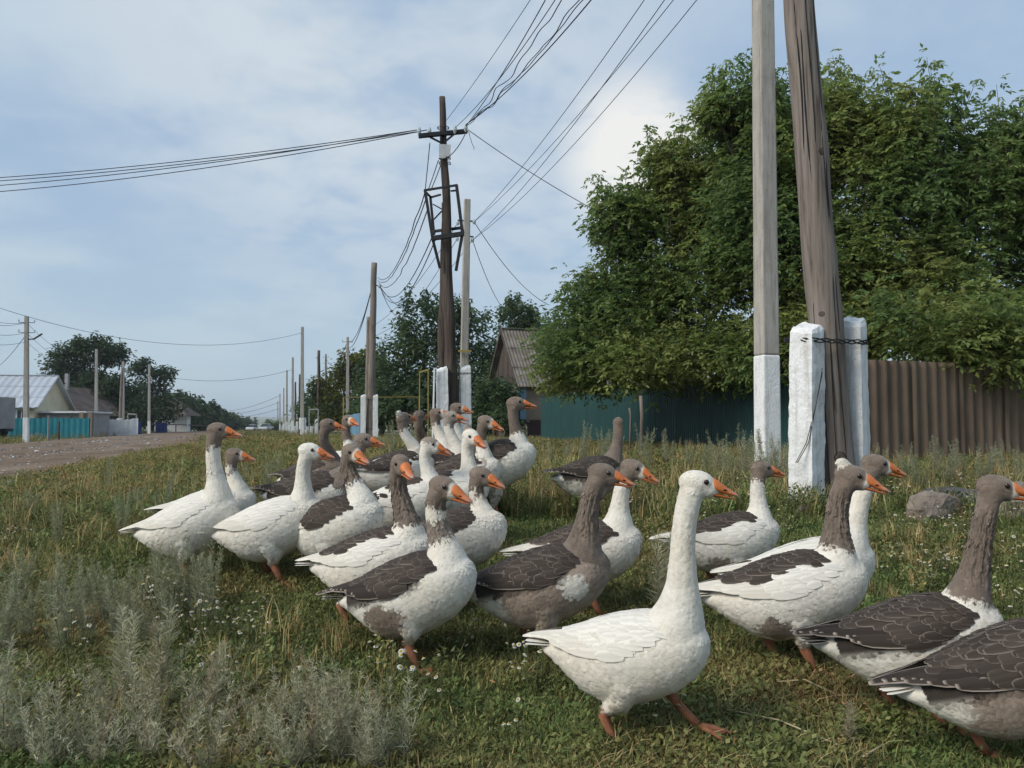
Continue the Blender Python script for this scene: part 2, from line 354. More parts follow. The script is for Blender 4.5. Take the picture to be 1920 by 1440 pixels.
def log(mb, base, top, r0, r1, n=14, seg=26, wob=0.02, seed=0):
    pts = []; rad = []
    for i in range(seg + 1):
        t = i / seg; p = base.lerp(top, t)
        pts.append(p + Vector((noise.noise((t * 5, seed, 0)), noise.noise((t * 5, seed, 9)), 0)) * wob); rad.append((r0 + (r1 - r0) * t) * (1 + 0.05 * noise.noise((t * 14, seed, 4))))
    k = len(mb.v); mb.tube(pts, rad, n)
    for i, v in enumerate(mb.v[k:]):
        a = i % n; v += (v - pts[min(i // n, seg)]) * 0.08 * noise.noise((a * 1.7, (i // n) * 0.22, seed))
    return pts
def prop(o, foot, top, w, rot, seed, name='concrete_prop'):
    seg = 44; n = 28; vs = []; fs = []
    ax = top - foot
    for i in range(seg + 1):
        t = i / seg; c = foot + ax * t; f = 1.0 - 0.08 * t
        if i == seg: f *= 0.86
        for k in range(n):
            q = k / n * 4; s = int(q); fr = q - s; cor = [(-1, -1), (1, -1), (1, 1), (-1, 1)]
            x = cor[s][0] * (1 - fr) + cor[(s + 1) % 4][0] * fr; y = cor[s][1] * (1 - fr) + cor[(s + 1) % 4][1] * fr
            rr = 1 - 0.02 * (abs(x) * abs(y)) ** 12
            v = Vector((x * w / 2 * f * rr, y * w / 2 * f * rr, 0)); v.rotate(Matrix.Rotation(rot, 3, 'Z'))
            bumpy = 1 + 0.05 * noise.noise((v.x * 18 + seed, v.y * 18, t * 22)) + 0.05 * noise.noise((v.x * 5 + seed, v.y * 5, t * 6))
            vs.append(c + v * bumpy + Vector((0, 0, (0.03 * x + 0.02 * y + 0.02 * noise.noise((x * 2, y * 2, seed))) if i >= seg - 1 else 0)))
    for i in range(seg):
        for k in range(n): fs.append((i * n + k, i * n + (k + 1) % n, (i + 1) * n + (k + 1) % n, (i + 1) * n + k))
    fs.append(tuple(seg * n + k for k in range(n)))
    mb = MB(); mb.add(vs, fs); mb.build(name, M['whitewash'], o, False)
def binding(o, c, rx, ry, n=3, seed=0, rot=0.0, name='wire_binding'):
    mb = MB()
    for j in range(n):
        pts = []
        for i in range(41):
            a = 2 * PI * i / 40; v = Vector((math.cos(a), math.sin(a), 0)); f = (abs(v.x) ** 5 + abs(v.y) ** 5) ** (-1 / 5)
            v = Vector((v.x * f * rx, v.y * f * ry, 0)) * (1.0 + 0.02 * math.sin(i * 1.9 + j * 2)); v.rotate(Matrix.Rotation(rot, 3, 'Z'))
            pts.append(c + v + Vector((0, 0, 0.018 * math.sin(i * 1.1 + j * 2.1 + seed) + 0.02 * math.sin(a))))
        mb.tube(pts, 0.006, 5)
    mb.build(name, M['metal_black'], o)

# near wooden pole between two whitewashed props
P1D = 6.4
b1 = at(1578, 948, P1D); b1.z = tz(b1.x, P1D) - 0.2; m1 = at(1500, 0, P1D)
dirp = (m1 - at(1575, 900, P1D)); t1 = m1 + dirp * ((8.0 - m1.z) / dirp.z)
o1 = empty('utility_pole', ground(1578, P1D), 'thick cracked grey wooden pole lashed to two whitewashed concrete props', 'pole', 'wooden poles lashed to white props')
mb = MB(); log(mb, b1, t1, 0.147, 0.105, 28, 70, 0.03, 3); mb.build('shaft', M['wood'], o1, True)
ctr1 = lambda z: b1 + (t1 - b1) * ((z - b1.z) / (t1.z - b1.z))
for k, (a0, z0, z1, w) in enumerate(((-150, .9, 4.6, .010), (-128, 2.2, 5.2, .009), (-112, .5, 2.2, .007), (-98, 3.0, 5.6, .009), (-82, .7, 3.6, .010), (-66, 1.6, 4.8, .008), (-140, .4, 1.1, .006), (-105, 1.1, 1.7, .005))):
    mbk = MB(); pts = []; m_ = 34      # long drying cracks: dark grooves set into the wood
    for i in range(m_ + 1):
        z = z0 + (z1 - z0) * i / m_; c = ctr1(z); rr = 0.147 - (z / 8) * 0.042; aa = R(a0 + (z - z0) * 5) + 0.16 * noise.noise((z * 0.9, k, 0)); pts.append(c + Vector((math.cos(aa), math.sin(aa), 0)) * (rr * 0.985))
    mbk.tube(pts, [0.001] + [w * (.55 + .45 * abs(noise.noise((i * .3, k, 2)))) for i in range(m_ - 1)] + [0.001], 5); mbk.build('drying_crack', M['rubber'], o1)
for k, (z, a) in enumerate(((0.72, -100), (1.9, -125), (2.6, -100), (3.25, -75))):
    c = ctr1(z); rr = 0.147 - (z / 8) * 0.042; v = Vector((math.cos(R(a)), math.sin(R(a)), 0)); mb = MB()
    q = c + v * (rr - 0.012); mb.tube([q, q + v * 0.012, q + v * 0.0145], [0.05, 0.032, 0.014], 12); mb.build('knot', M['wood_dark'], o1, True)
pl0 = at(1512, 948, 6.28); pl0.z = tz(pl0.x, pl0.y) - 0.1; pl1 = at(1513, 612, 6.28); prop(o1, pl0, pl1, 0.215, R(40), 1)
pr0 = at(1604, 900, 6.52); pr0.z = tz(pr0.x, pr0.y) - 0.1; pr1 = at(1600, 600, 6.52); prop(o1, pr0, pr1, 0.19, R(48), 5)
binding(o1, at(1548, 640, 6.4), 0.315, 0.19, 3, 1, R(18))
mb = MB()
for k in range(2): mb.tube([at(1542, 690 + 8 * k, 6.16), at(1530, 760, 6.14), at(1512 + 4 * k, 830, 6.14), at(1492 + 3 * k, 868, 6.14)], 0.0035, 4)
mb.build('loose_wire', M['metal_black'], o1)
mb = MB(); cr = ctr1(7.5); mb.bar(cr - Vector((0.55, 0.18, 0)), cr + Vector((0.55, 0.18, 0)), 0.09, 0.08); mb.build('crossarm', M['metal_black'], o1)
T1 = [cr + Vector((s, s * 0.32, 0.1)) for s in (-0.5, -0.2, 0.25, 0.5)]
for q in T1:
    mb = MB(); mb.tube([q - Vector((0, 0, .08)), q, q + Vector((0, 0, .05))], [.045, .05, .02], 8); mb.build('insulator', M['insulator'], o1)

# near concrete pole
b3, t3 = concrete_pole(1438, 9.0, 8.3, 'pale square concrete pole beside the thick cracked wooden pole', 0.225, 0.185, 1.42, (0.93, 0.88), lean=0.05, rot=0.25)

# pole with steel bracket frame
P2D = 17.0
g2 = ground(852, P2D); b2 = g2 - Vector((0, 0, 0.2)); t2 = at(829, 182, P2D)
o2 = empty('utility_pole', g2, 'tall dark wooden pole with crossarm, black steel frame and two white props', 'pole', 'wooden poles lashed to white props')
mb = MB(); log(mb, b2, t2, 0.16, 0.068, 14, 50, 0.05, 11); mb.build('shaft', M['wood_dark'], o2, True)
mb = MB(); log(mb, ground(828, 17.9) - Vector((0, 0, 0.2)), at(836, 380, 17.25), 0.14, 0.10, 12, 30, 0.03, 17); mb.build('strut', M['wood_dark'], o2, True)
prop(o2, Vector((at(831, 700, 16.8).x, 16.8, tz(-1.3, 16.8) - 0.1)), at(829, 690, 16.8), 0.26, R(8), 21)
prop(o2, Vector((at(873, 700, 17.1).x, 17.1, tz(-1.1, 17.1) - 0.1)), at(872, 687, 17.1), 0.25, R(12), 25)
binding(o2, at(851, 700, 17), 0.40, 0.2, 3, 4)
mb = MB(); mb.tube([at(815, 690, 16.6), at(812, 800, 16.6), Vector((at(811, 800, 16.6).x, 16.6, tz(-1.7, 16.6)))], 0.022, 7); mb.build('cable_conduit', M['white_paint'], o2)
ca, cb = at(785, 255, 16.75), at(876, 246, 17.0)
mb = MB(); mb.bar(ca, cb, 0.10, 0.085); mb.build('crossarm', M['metal_black'], o2)
mb = MB(); mb.bar(at(806, 257, 16.83), at(828, 268, 16.9), 0.035); mb.bar(at(851, 252, 16.9), at(834, 266, 16.9), 0.035); mb.build('crossarm_brace', M['metal_black'], o2)
INS2 = []
for px, py in ((786, 243), (805, 243), (853, 240), (873, 237)):
    q = at(px, py, 16.85); INS2.append(q); mb = MB(); mb.tube([q - Vector((0, 0, .13)), q - Vector((0, 0, .05)), q, q + Vector((0, 0, .05))], [.015, .05, .045, .02], 7); mb.build('insulator', M['insulator'], o2)
mb = MB(); mb.box(at(834, 284, 16.88), 0.26, 0.02, 0.32, R(10)); mb.build('tin_plate', M['plate'], o2)
for z in (297, 240, 306): binding(o2, at(834 if z > 260 else 831, z, 17), 0.125, 0.125, 2, z)
mb = MB()
for (a, b, w) in (((797, 357, 16.75), (811, 446, 16.75), .05), ((807, 370, 17.3), (814, 440, 17.3), .045), ((856, 347, 16.75), (867, 436, 16.75), .055), ((795, 357, 16.75), (858, 347, 16.75), .035),
                  ((846, 358, 17.3), (858, 357, 17.0), .03), ((812, 434, 17.3), (866, 427, 17.1), .045), ((810, 447, 16.75), (870, 438, 16.75), .075), ((868, 438, 16.75), (866, 427, 17.1), .05),
                  ((810, 440, 16.75), (814, 434, 17.3), .05), ((811, 447, 16.75), (825, 503, 16.85), .05), ((867, 438, 16.75), (855, 508, 16.85), .05), ((797, 359, 16.75), (808, 370, 17.3), .03),
                  ((808, 370, 17.3), (826, 365, 17.1), .03), ((812, 383, 17.2), (828, 392, 17.05), .02), ((813, 412, 17.2), (828, 396, 17.05), .02)): mb.bar(at(*a), at(*b), w * 1.25)
mb.build('steel_frame', M['metal_black'], o2)
# concrete pole behind it
b4 = ground(868, 21.5); t4 = at(876, 374, 21.5)
o4 = empty('utility_pole', b4, 'slim pale concrete pole standing just behind the steel framed wooden pole', 'pole', CONC); conc_shaft(o4, b4, t4, 0.235, 0.175, 0.6, 0.2)
INS4 = []
for k, (px, py) in enumerate(((889, 416), (858, 418), (886, 450), (857, 448))):
    q = at(px, py, 21.5); INS4.append(q); mb = MB(); mb.tube([q - Vector((0, 0, .06)), q, q + Vector((0, 0, .06))], [.035, .055, .03], 7); mb.build('insulator', M['insulator'], o4)
for py in (413, 442):
    mb = MB(); mb.bar(at(858, py, 21.5), at(888, py + 2, 21.5), 0.035); mb.build('hook_bracket', M['metal_black'], o4)
mb = MB(); mb.bar(at(859, 658, 21.3), at(884, 658, 21.3), 0.05); mb.build('yellow_bracket', M['gas'], o4)

# third wooden pole
P5D = 35.0
g5 = ground(694, P5D); o5 = empty('utility_pole', g5, 'round topped grey wooden pole between two short white props beyond the steel framed pole', 'pole', 'wooden poles lashed to white props')
t5 = at(702, 493, P5D); mb = MB(); p5 = log(mb, g5 - Vector((0, 0, 0.2)), t5, 0.185, 0.135, 12, 30, 0.03, 31); mb.build('shaft', M['wood'], o5, True)
mb = MB(); log(mb, ground(689, 36.2), at(692, 594, 35.6), 0.15, 0.11, 10, 20, 0.02, 33); mb.build('strut', M['wood'], o5, True)
for px, d in ((681, 34.8), (704, 34.9)):
    q = ground(px, d); prop(o5, q - Vector((0, 0, 0.1)), at(px, 741, d), 0.24, R(10), px)
binding(o5, at(692, 748, P5D), 0.40, 0.22, 2, 2); binding(o5, at(692, 803, P5D), 0.40, 0.22, 2, 5)
q5 = at(712, 536, P5D); mb = MB(); mb.bar(at(703, 535, P5D), q5, 0.04); mb.build('hook_bracket', M['metal_black'], o5)
mb = MB(); mb.tube([q5 - Vector((0, 0, .1)), q5, q5 + Vector((0, 0, .1))], [.05, .09, .03], 7); mb.build('insulator', M['insulator'], o5)

# the far row on this side, then the row across the road
far_poles = [  # px, distance, top pixel row, label, kind
    (567, 53, 613, 'concrete pole with a blocky white base, tallest of those right of the road end', 'c'),
    (652, 57, 632, 'concrete pole with two insulator brackets before the yellow green trees', 'ci'),
    (598, 66, 657, 'thin dark wooden pole with one bracket left of the yellow green trees', 'w'),
    (549, 75, 670, 'concrete pole with white base, second left of the tall blocky based one', 'c'),
    (611, 100, 664, 'faint grey pole with many insulators rising behind the street trees', 'wi'),
    (562, 96, 702, 'dark wooden pole just left of the tall blocky based concrete pole', 'w'),
    (554, 110, 716, 'short dark wooden pole between two concrete poles far along the street', 'w'),
    (538, 98, 694, 'slim concrete pole with white base far along the street', 'c'),
    (532, 130, 727, 'small concrete pole third from the end of the distant row', 'c'),
    (525, 150, 738, 'tiny concrete pole second from the end of the distant row', 'c'),
    (521, 175, 752, 'tiniest pole at the end of the distant row', 'c'),
    (50, 42, 593, 'tall concrete pole with street lamp arm before the silver roofed house', 'ci'),
    (181, 66, 655, 'concrete pole with white base in front of the white fence across the road', 'c'),
    (231, 70, 678, 'concrete pole leaning together with a wooden one before the big dark tree', 'c'),
    (280, 80, 683, 'lone concrete pole with white base right of the leaning pair', 'c'),
    (309, 112, 721, 'thin pole with white props before the thatched looking shed', 'ci'),
    (337, 120, 730, 'slim concrete pole first of the small ones before the tree row', 'c'),
    (357, 140, 737, 'brownish thin pole second of the small ones before the tree row', 'w'),
    (373, 155, 743, 'thin pole with many insulators third of the small ones before the tree row', 'wi'),
    (383, 175, 752, 'tiny pole fourth of the small ones before the tree row', 'c'),
    (422, 240, 768, 'tiniest pole at the far end of the tree row across the road', 'c'),
]
TOPS = {}
for px, d, ty, lab, kind in far_poles:
    top = at(px, ty, d)
    if kind[0] == 'c':
        b = ground(px, d); o = empty('utility_pole', b, lab, 'pole', CONC); conc_shaft(o, b, top, 0.26, 0.19, 1.35 if px != 652 else 0.4, 0.2)
        if px == 567: mb = MB(); mb.box(b + Vector((0, 0.06, 0.95)), 0.46, 0.3, 0.8, 0.3); bev(mb.build('footing_block', M['whitewash'], o), 0.04)
    else:
        b = ground(px, d); o = empty('utility_pole', b, lab, 'pole', 'plain wooden poles along the street'); mb = MB(); log(mb, b - Vector((0, 0, .2)), top, 0.17, 0.12, 8, 12, 0.04, px); mb.build('shaft', M['wood_dark'] if px != 611 else M['wood'], o, True)
        if px in (598,):
            q = ground(px - 5, d - .3); prop(o, q, at(px - 5, 786, d - .3), 0.26, 0.2, px); mb = MB(); mb.bar(at(592, 671, d), at(600, 671, d), 0.05); mb.build('hook_bracket', M['metal_black'], o)
    if 'i' in kind: insulators(o, lambda h, b=b, t=top: b + (t - b) * h, (0.96, 0.88, 0.82) if kind == 'wi' else (0.95, 0.87), 0.38)
    if px == 231:
        mb = MB(); log(mb, ground(225, 69), at(229, 690, 69.5), 0.16, 0.11, 8, 10, 0.02, 5); mb.build('wooden_strut', M['wood'], o, True)
        for q in (221, 226): prop(o, ground(q, 68.8), at(q, 785, 68.8), 0.24, 0.1, q)
    if px == 309: prop(o, ground(304, 111.5), at(304, 792, 111.5), 0.35, 0.1, px)
    if px == 50:
        mb = MB(); mb.bar(at(45, 636, d), at(63, 636, d), 0.06); mb.bar(at(63, 636, d), at(79, 626, d), 0.07); mb.build('lamp_arm', M['metal_black'], o)
    TOPS[px] = (b, top)
# low white marker posts along the far verge
for k, (px, d, h) in enumerate(((543, 84, .9), (557, 84, 1.3), (574, 70, .8), (584, 70, .8), (605, 64, 1.2), (552, 76, .8), (530, 110, .9))):
    q = ground(px, d); mb = MB(); mb.box(q + Vector((0, 0, h / 2 - .1)), 0.24, 0.24, h + .2, 0.3); o = mb.build('marker_post', M['whitewash'], None); bev(o, 0.03)
    tag(o, 'small whitewashed post standing in the grass among the far poles', 'post', 'whitewashed posts among the far poles')

# a pole across the side street, where the wires on the left end
bL = Vector((-24.0, 21.0, tz(-24, 21))); oL = empty('utility_pole', bL, 'concrete pole outside the picture where the four side wires end', 'pole', CONC); conc_shaft(oL, bL, bL + Vector((0, 0, 7.9)), 0.25, 0.18, 1.3); TL = bL + Vector((0, 0, 7.4))

bK = ground(-64, 34.2); oK = empty('utility_pole', bK, 'concrete pole just outside the left edge where the lamp pole wires end', 'pole', CONC); conc_shaft(oK, bK, at(-64, 552, 34.2), 0.25, 0.18, 1.3)
# ================================================================== wires
def wire(a, b, sag, r, label, group=None, wob=0.0, seed=0, n=28):
    mb = MB(); a = Vector(a); b = Vector(b); pts = []
    for i in range(n + 1):
        t = i / n; p = a.lerp(b, t) - Vector((0, 0, 4 * sag * t * (1 - t)))
        if wob: p += Vector((noise.noise((t * 14, seed, 0)), noise.noise((t * 14, seed, 5)), noise.noise((t * 14, seed, 9)))) * wob * min(1, 8 * t, 8 * (1 - t))
        pts.append(p)
    mb.tube(pts, r, 4); o = mb.build('overhead_wire', M['wire'], None); return tag(o, label, 'wire', group)
W1 = 'wires of the wooden pole line'; 
lab = 'dark wire running from the framed wooden pole up over the flock'
wire(INS2[3], T1[0], 0.35, 0.009, lab, W1); wire(INS2[2], T1[1], 0.45, 0.008, lab, W1); wire(INS2[3] + Vector((.02, 0, .05)), T1[3], 0.45, 0.012, lab, W1)
for k in range(3):
    wire(INS2[3] + Vector((0, 0, 0.02 * k)), T1[2 - k % 2], 0.42 + 0.04 * k, 0.009, 'kinked cable strand of the bundle twisted above the framed wooden pole', 'twisted strands above the framed pole', 0.07, k * 7 + 1, 60)
wire(at(832, 232, 17), T1[1] + Vector((0, 0, .2)), 0.2, 0.006, 'thin wire leaving the very top of the framed wooden pole toward the flock', W1)
T3 = [b3 + (t3 - b3) * h + Vector((s, s * .3, .1)) for h, s in ((0.93, -.25), (0.93, .25), (0.88, -.25), (0.88, .25))]
for k, (i, j) in enumerate(((0, 0), (0, 1), (2, 2), (2, 3))):
    wire(INS4[i], T3[j], 0.28 + 0.03 * k, 0.0075, ('leftmost', 'second', 'third', 'rightmost')[k] + ' straight wire between the slim and the near concrete pole', 'wires of the concrete pole line')
for k, (i, dz) in enumerate(((0, .15), (1, .1), (0, -.05), (1, -.25))):
    wire(INS2[i], TL + Vector((0, 0, dz)), 0.45 + 0.05 * k, 0.010, ('topmost', 'second', 'third', 'lowest')[k] + ' of the four long wires crossing the left sky', 'wires crossing the left sky')
wire(at(877, 243, 17), at(1190, 432, 18.2), 0.12, 0.009, 'service wire slanting down from the crossarm into the big maple', 'service wires into gardens')
wire(INS4[0], at(1030, 572, 30), 0.35, 0.012, 'service wire slanting from the slim concrete pole into the maple edge', 'service wires into gardens')
wire(INS4[2], at(962, 592, 34), 0.5, 0.010, 'thin sagging service wire from the slim concrete pole toward the roofed house', 'service wires into gardens')
wire(at(878, 246, 17), at(889, 280, 17), 0.0, 0.006, 'short loose wire end hanging from the crossarm tip', None, 0.03, 2, 8)
for k, (a, b, s) in enumerate(((at(797, 360, 16.8), at(708, 520, P5D), .75), (at(799, 372, 16.8), at(708, 526, P5D), .7), (at(802, 392, 16.8), at(710, 530, P5D), .8), (at(812, 440, 16.8), q5, 0.9), (at(818, 445, 16.8), q5, 1.1))):
    wire(a, b, s, 0.013, ('topmost', 'second', 'third', 'fourth', 'lowest')[k] + ' drooping wire between the framed pole and the round topped pole', 'wires between framed and round topped poles', 0.035 if k < 3 else 0.0, k * 3, 40)
for k, a in enumerate(((806, 268), (822, 300), (826, 310))):
    wire(at(*a, 16.9), at(797 + 5 * k, 358, 16.78), 0.02, 0.010, ('leftmost', 'middle', 'rightmost')[k] + ' loose jumper wire hanging beside the framed pole above its frame', 'jumper wires on the framed pole', 0.06, k, 14)
wire(at(872, 252, 16.9), at(830, 298, 16.86), 0.12, 0.010, 'jumper wire looping from crossarm tip past the tin plate', None, 0.03, 4, 14)
for k in range(2): wire(p5[-4], TOPS[652][1] + Vector((0, 0, -.3 - .5 * k)), 0.9, 0.02, 'wire drooping from round topped pole to the bracketed concrete pole', 'wires past the round topped pole')
for k in range(2): wire(TOPS[652][1] + Vector((0, 0, -.3 - .5 * k)), TOPS[611][1] + Vector((0, 0, -.4 - .8 * k)), 1.4, 0.025, 'wire drooping from the bracketed concrete pole into the distance', 'wires past the round topped pole')
wire(q5, at(770, 580, 40), 0.3, 0.016, 'service wire from round topped pole into the dark trees', 'service wires into the dark trees'); wire(q5, at(760, 597, 40), 0.5, 0.014, 'service wire from round topped pole into the dark trees', 'service wires into the dark trees')
for k in range(3): wire(INS4[1 + k % 3], at(690 + 3 * k, 615 + 18 * k, 36), 0.5, 0.009, 'faint wire from the slim concrete pole past the dark trees', 'faint wires past the dark trees')
wire(TOPS[567][1] + Vector((0, 0, -.4)), at(-64, 556, 34.2), 1.45, 0.010, 'long faint wire crossing the sky over the road to the left edge'); wire(TOPS[549][1] + Vector((0, 0, -1.2)), at(310, 706, 80), 0.75, 0.016, 'faint wire crossing the road between distant poles')
for k, (h, y0) in enumerate(((.95, 583), (.95, 596), (.87, 613), (.80, 634))):
    b, t = TOPS[50]; wire(b + (t - b) * h, at(-64, y0, 34.2), 0.25, 0.010, ('topmost', 'second', 'third', 'lowest')[k] + ' thin wire leaving the lamp pole toward the left edge', 'wires of the lamp pole')
    wire(b + (t - b) * h, TOPS[181][0] + (TOPS[181][1] - TOPS[181][0]) * (h - .05), 0.8, 0.011, ('topmost', 'second', 'third', 'lowest')[k] + ' thin wire sloping from the lamp pole to the next pole', 'wires of the lamp pole to the next')
wire(TOPS[50][0] + (TOPS[50][1] - TOPS[50][0]) * .86, Vector((-43.5, 63.0, 4.95)), 0.5, 0.016, 'service wire curving down from the lamp pole to the silver roofed house')
for k in range(3): wire(at(524, 742 + 12 * k, 160), at(430, 770 + 6 * k, 230), 0.6, 0.035, ('upper', 'middle', 'lower')[k] + ' hair thin wire crossing the far end of the road', 'wires across the far road end')

# ================================================================== fences
def corr_panel(a, b, z0, z1, pitch, amp, name, mat, parent, trap=False, top_wave=0.0, thick=0.006):
    """one corrugated sheet from a to b (xy), closed front and back"""
    a = Vector(a); b = Vector(b); L = (b - a).length; t = (b - a) / L; nrm = Vector((t.y, -t.x, 0)); n = max(6, int(L / pitch * 8))
    vs = []; fs = []
    for side in (0, 1):
        for i in range(n + 1):
            s = L * i / n; ph = s / pitch * 2 * PI
            w = max(-.75, min(.75, 1.6 * math.sin(ph))) * amp if trap else math.sin(ph) * amp
            p = a + t * s + nrm * (w - side * thick)
            for z in (z0, z1): vs.append(Vector((p.x, p.y, p.z + z)))
    m = (n + 1) * 2
    for i in range(n):
        fs.append((2 * i, 2 * i + 2, 2 * i + 3, 2 * i + 1)); fs.append((m + 2 * i, m + 2 * i + 1, m + 2 * i + 3, m + 2 * i + 2)); fs.append((2 * i + 1, 2 * i + 3, m + 2 * i + 3, m + 2 * i + 1))
    mb = MB(); mb.add(vs, fs); return mb.build(name, mat, parent, False)
def fence(name, label, a, b, width, z1, pitch, amp, mat, trap, post_mat, seed=0, jitter=0.0, pname='sheet'):
    a = Vector(a); b = Vector(b); L = (b - a).length; t = (b - a) / L; n = max(1, round(L / width)); rnd = random.Random(seed)
    nrm = Vector((t.y, -t.x, 0))
    if nrm.y > 0: nrm = -nrm
    o = empty(name, Vector((a.x, a.y, tz(a.x, a.y))), label, 'fence')
    for i in range(n):
        p = a + t * (L * i / n) + nrm * (0.012 * (i % 2)); q = a + t * (L * (i + 1) / n + 0.03) + nrm * (0.012 * (i % 2))
        zg = min(tz(p.x, p.y), tz(q.x, q.y)); h = z1 + rnd.uniform(-jitter, jitter)
        p.z = q.z = zg; corr_panel(p, q, -0.05, h, pitch, amp, pname, mat, o, trap)
    mb = MB()
    for k in (0.35, z1 - 0.3):
        p = a - nrm * 0.06; q = b - nrm * 0.06; mb = MB(); mb.bar(Vector((p.x, p.y, tz(p.x, p.y) + k)), Vector((q.x, q.y, tz(q.x, q.y) + k)), 0.05); mb.build('rail', post_mat, o)
    for i in range(0, n + 1, 2):
        p = a + t * (L * i / n) - nrm * 0.12; mb = MB(); mb.box(Vector((p.x, p.y, tz(p.x, p.y) + z1 / 2 - .1)), 0.07, 0.07, z1 + .2); mb.build('post', post_mat, o)
    return o
fence('sheet_steel_fence', 'dark green corrugated steel fence under the big maple', (1.15, 30.5, 0), (6.15, 15.0, 0), 1.15, 1.75, 0.10, 0.012, M['green_sheet'], True, M['metal_black'], 1)
fence('corrugated_slate_fence', 'brown corrugated asbestos sheet fence at the right behind the weeds', (5.55, 12.2, 0), (11.6, 14.6, 0), 1.12, 1.62, 0.225, 0.030, M['slate'], False, M['wood'], 2, 0.035, 'slate_sheet')
fence('sheet_steel_fence', 'bright teal sheet fence before the silver roofed house across the road', (-44, 55.5, 0), (-31.6, 57.5, 0), 1.6, 1.45, 0.4, 0.015, M['teal'], True, M['metal_black'], 3)
fence('sheet_steel_fence', 'pale picket like fence right of the concrete garage', (-36.0, 66.5, 0), (-32.8, 67.5, 0), 0.45, 1.45, 0.45, 0.02, M['white_paint'], True, M['wood'], 4, 0.08, 'board')
fence('sheet_steel_fence', 'dark blue fence beyond the leaning pole pair', (-38.2, 76, 0), (-36.9, 76.7, 0), 1.0, 1.3, 0.4, 0.015, M['blue'], True, M['wood'], 5)
fence('sheet_steel_fence', 'narrow dark blue fence before the far tree row', (-41.6, 90, 0), (-40.6, 90.6, 0), 1.0, 1.2, 0.4, 0.015, M['blue'], True, M['wood'], 6)
fence('sheet_steel_fence', 'small blue garden fence behind the flock left of the white props', (-9.4, 44, 0), (-7.8, 39.5, 0), 0.9, 1.35, 0.3, 0.015, M['blue_trim'], True, M['wood'], 7)

# ================================================================== houses
def quad_slab(mb, p, th=0.08):
    p = [Vector(x) for x in p]; n = (p[1] - p[0]).cross(p[3] - p[0]).normalized()
    mb.hexa([x - n * th for x in p] + p); return mb
def corr_roof(name, p0, p1, p2, p3, pitch, amp, mat, parent, rows=3):
    """roof plane: eave p0-p1, ridge p3-p2; overlapping corrugated sheets, each its own object"""
    p0, p1, p2, p3 = map(Vector, (p0, p1, p2, p3)); nrm = (p1 - p0).cross(p3 - p0).normalized(); L = (p1 - p0).length; cols_ = max(1, round(L / 1.1))
    if nrm.z < 0: nrm = -nrm
    for r in range(rows):
        for c in range(cols_):
            n = 24; vs = []; fs = []
            for i in range(n + 1):
                s = (c + i / n) / cols_; ph = s * L / pitch * 2 * PI
                for j, tt in ((0, r / rows - (0.02 if r else 0)), (1, (r + 1) / rows)):
                    e = p0.lerp(p1, s); d = p3.lerp(p2, s); p = e.lerp(d, tt) + nrm * (amp * math.sin(ph) + 0.03 * (1 - j) + 0.01); vs += [p]
            m = len(vs); vs += [v - nrm * 0.012 for v in vs]
            for i in range(n): fs += [(2 * i, 2 * i + 2, 2 * i + 3, 2 * i + 1), (m + 2 * i, m + 2 * i + 1, m + 2 * i + 3, m + 2 * i + 2), (2 * i, m + 2 * i, m + 2 * i + 2, 2 * i + 2)]
            mb = MB(); mb.add(vs, fs); mb.build('roof_sheet', mat, parent)
def window(o, c, ax, w, h, nrm):
    ax = ax.normalized(); nrm = nrm.normalized(); up = Vector((0, 0, 1)); c = Vector(c)
    f = MB()
    for s in (-1, 1):
        f.bar(c + ax * s * w / 2 - up * (h / 2 + .03), c + ax * s * w / 2 + up * (h / 2 + .03), 0.08, 0.1); f.bar(c - ax * (w / 2 - .04) + up * s * h / 2, c + ax * (w / 2 - .04) + up * s * h / 2, 0.1, 0.08)
    f.bar(c - up * (h / 2 - .04), c + up * (h / 2 - .04), 0.05, 0.06)
    fo = f.build('window', M['white_paint'], o)
    g = MB(); q = [c - nrm * 0.01 + ax * i * w / 2 + up * j * h / 2 for i, j in ((-1, -1), (1, -1), (1, 1), (-1, 1))]; quad_slab(g, q, 0.02); g.build('pane', M['dark_glass'], fo)
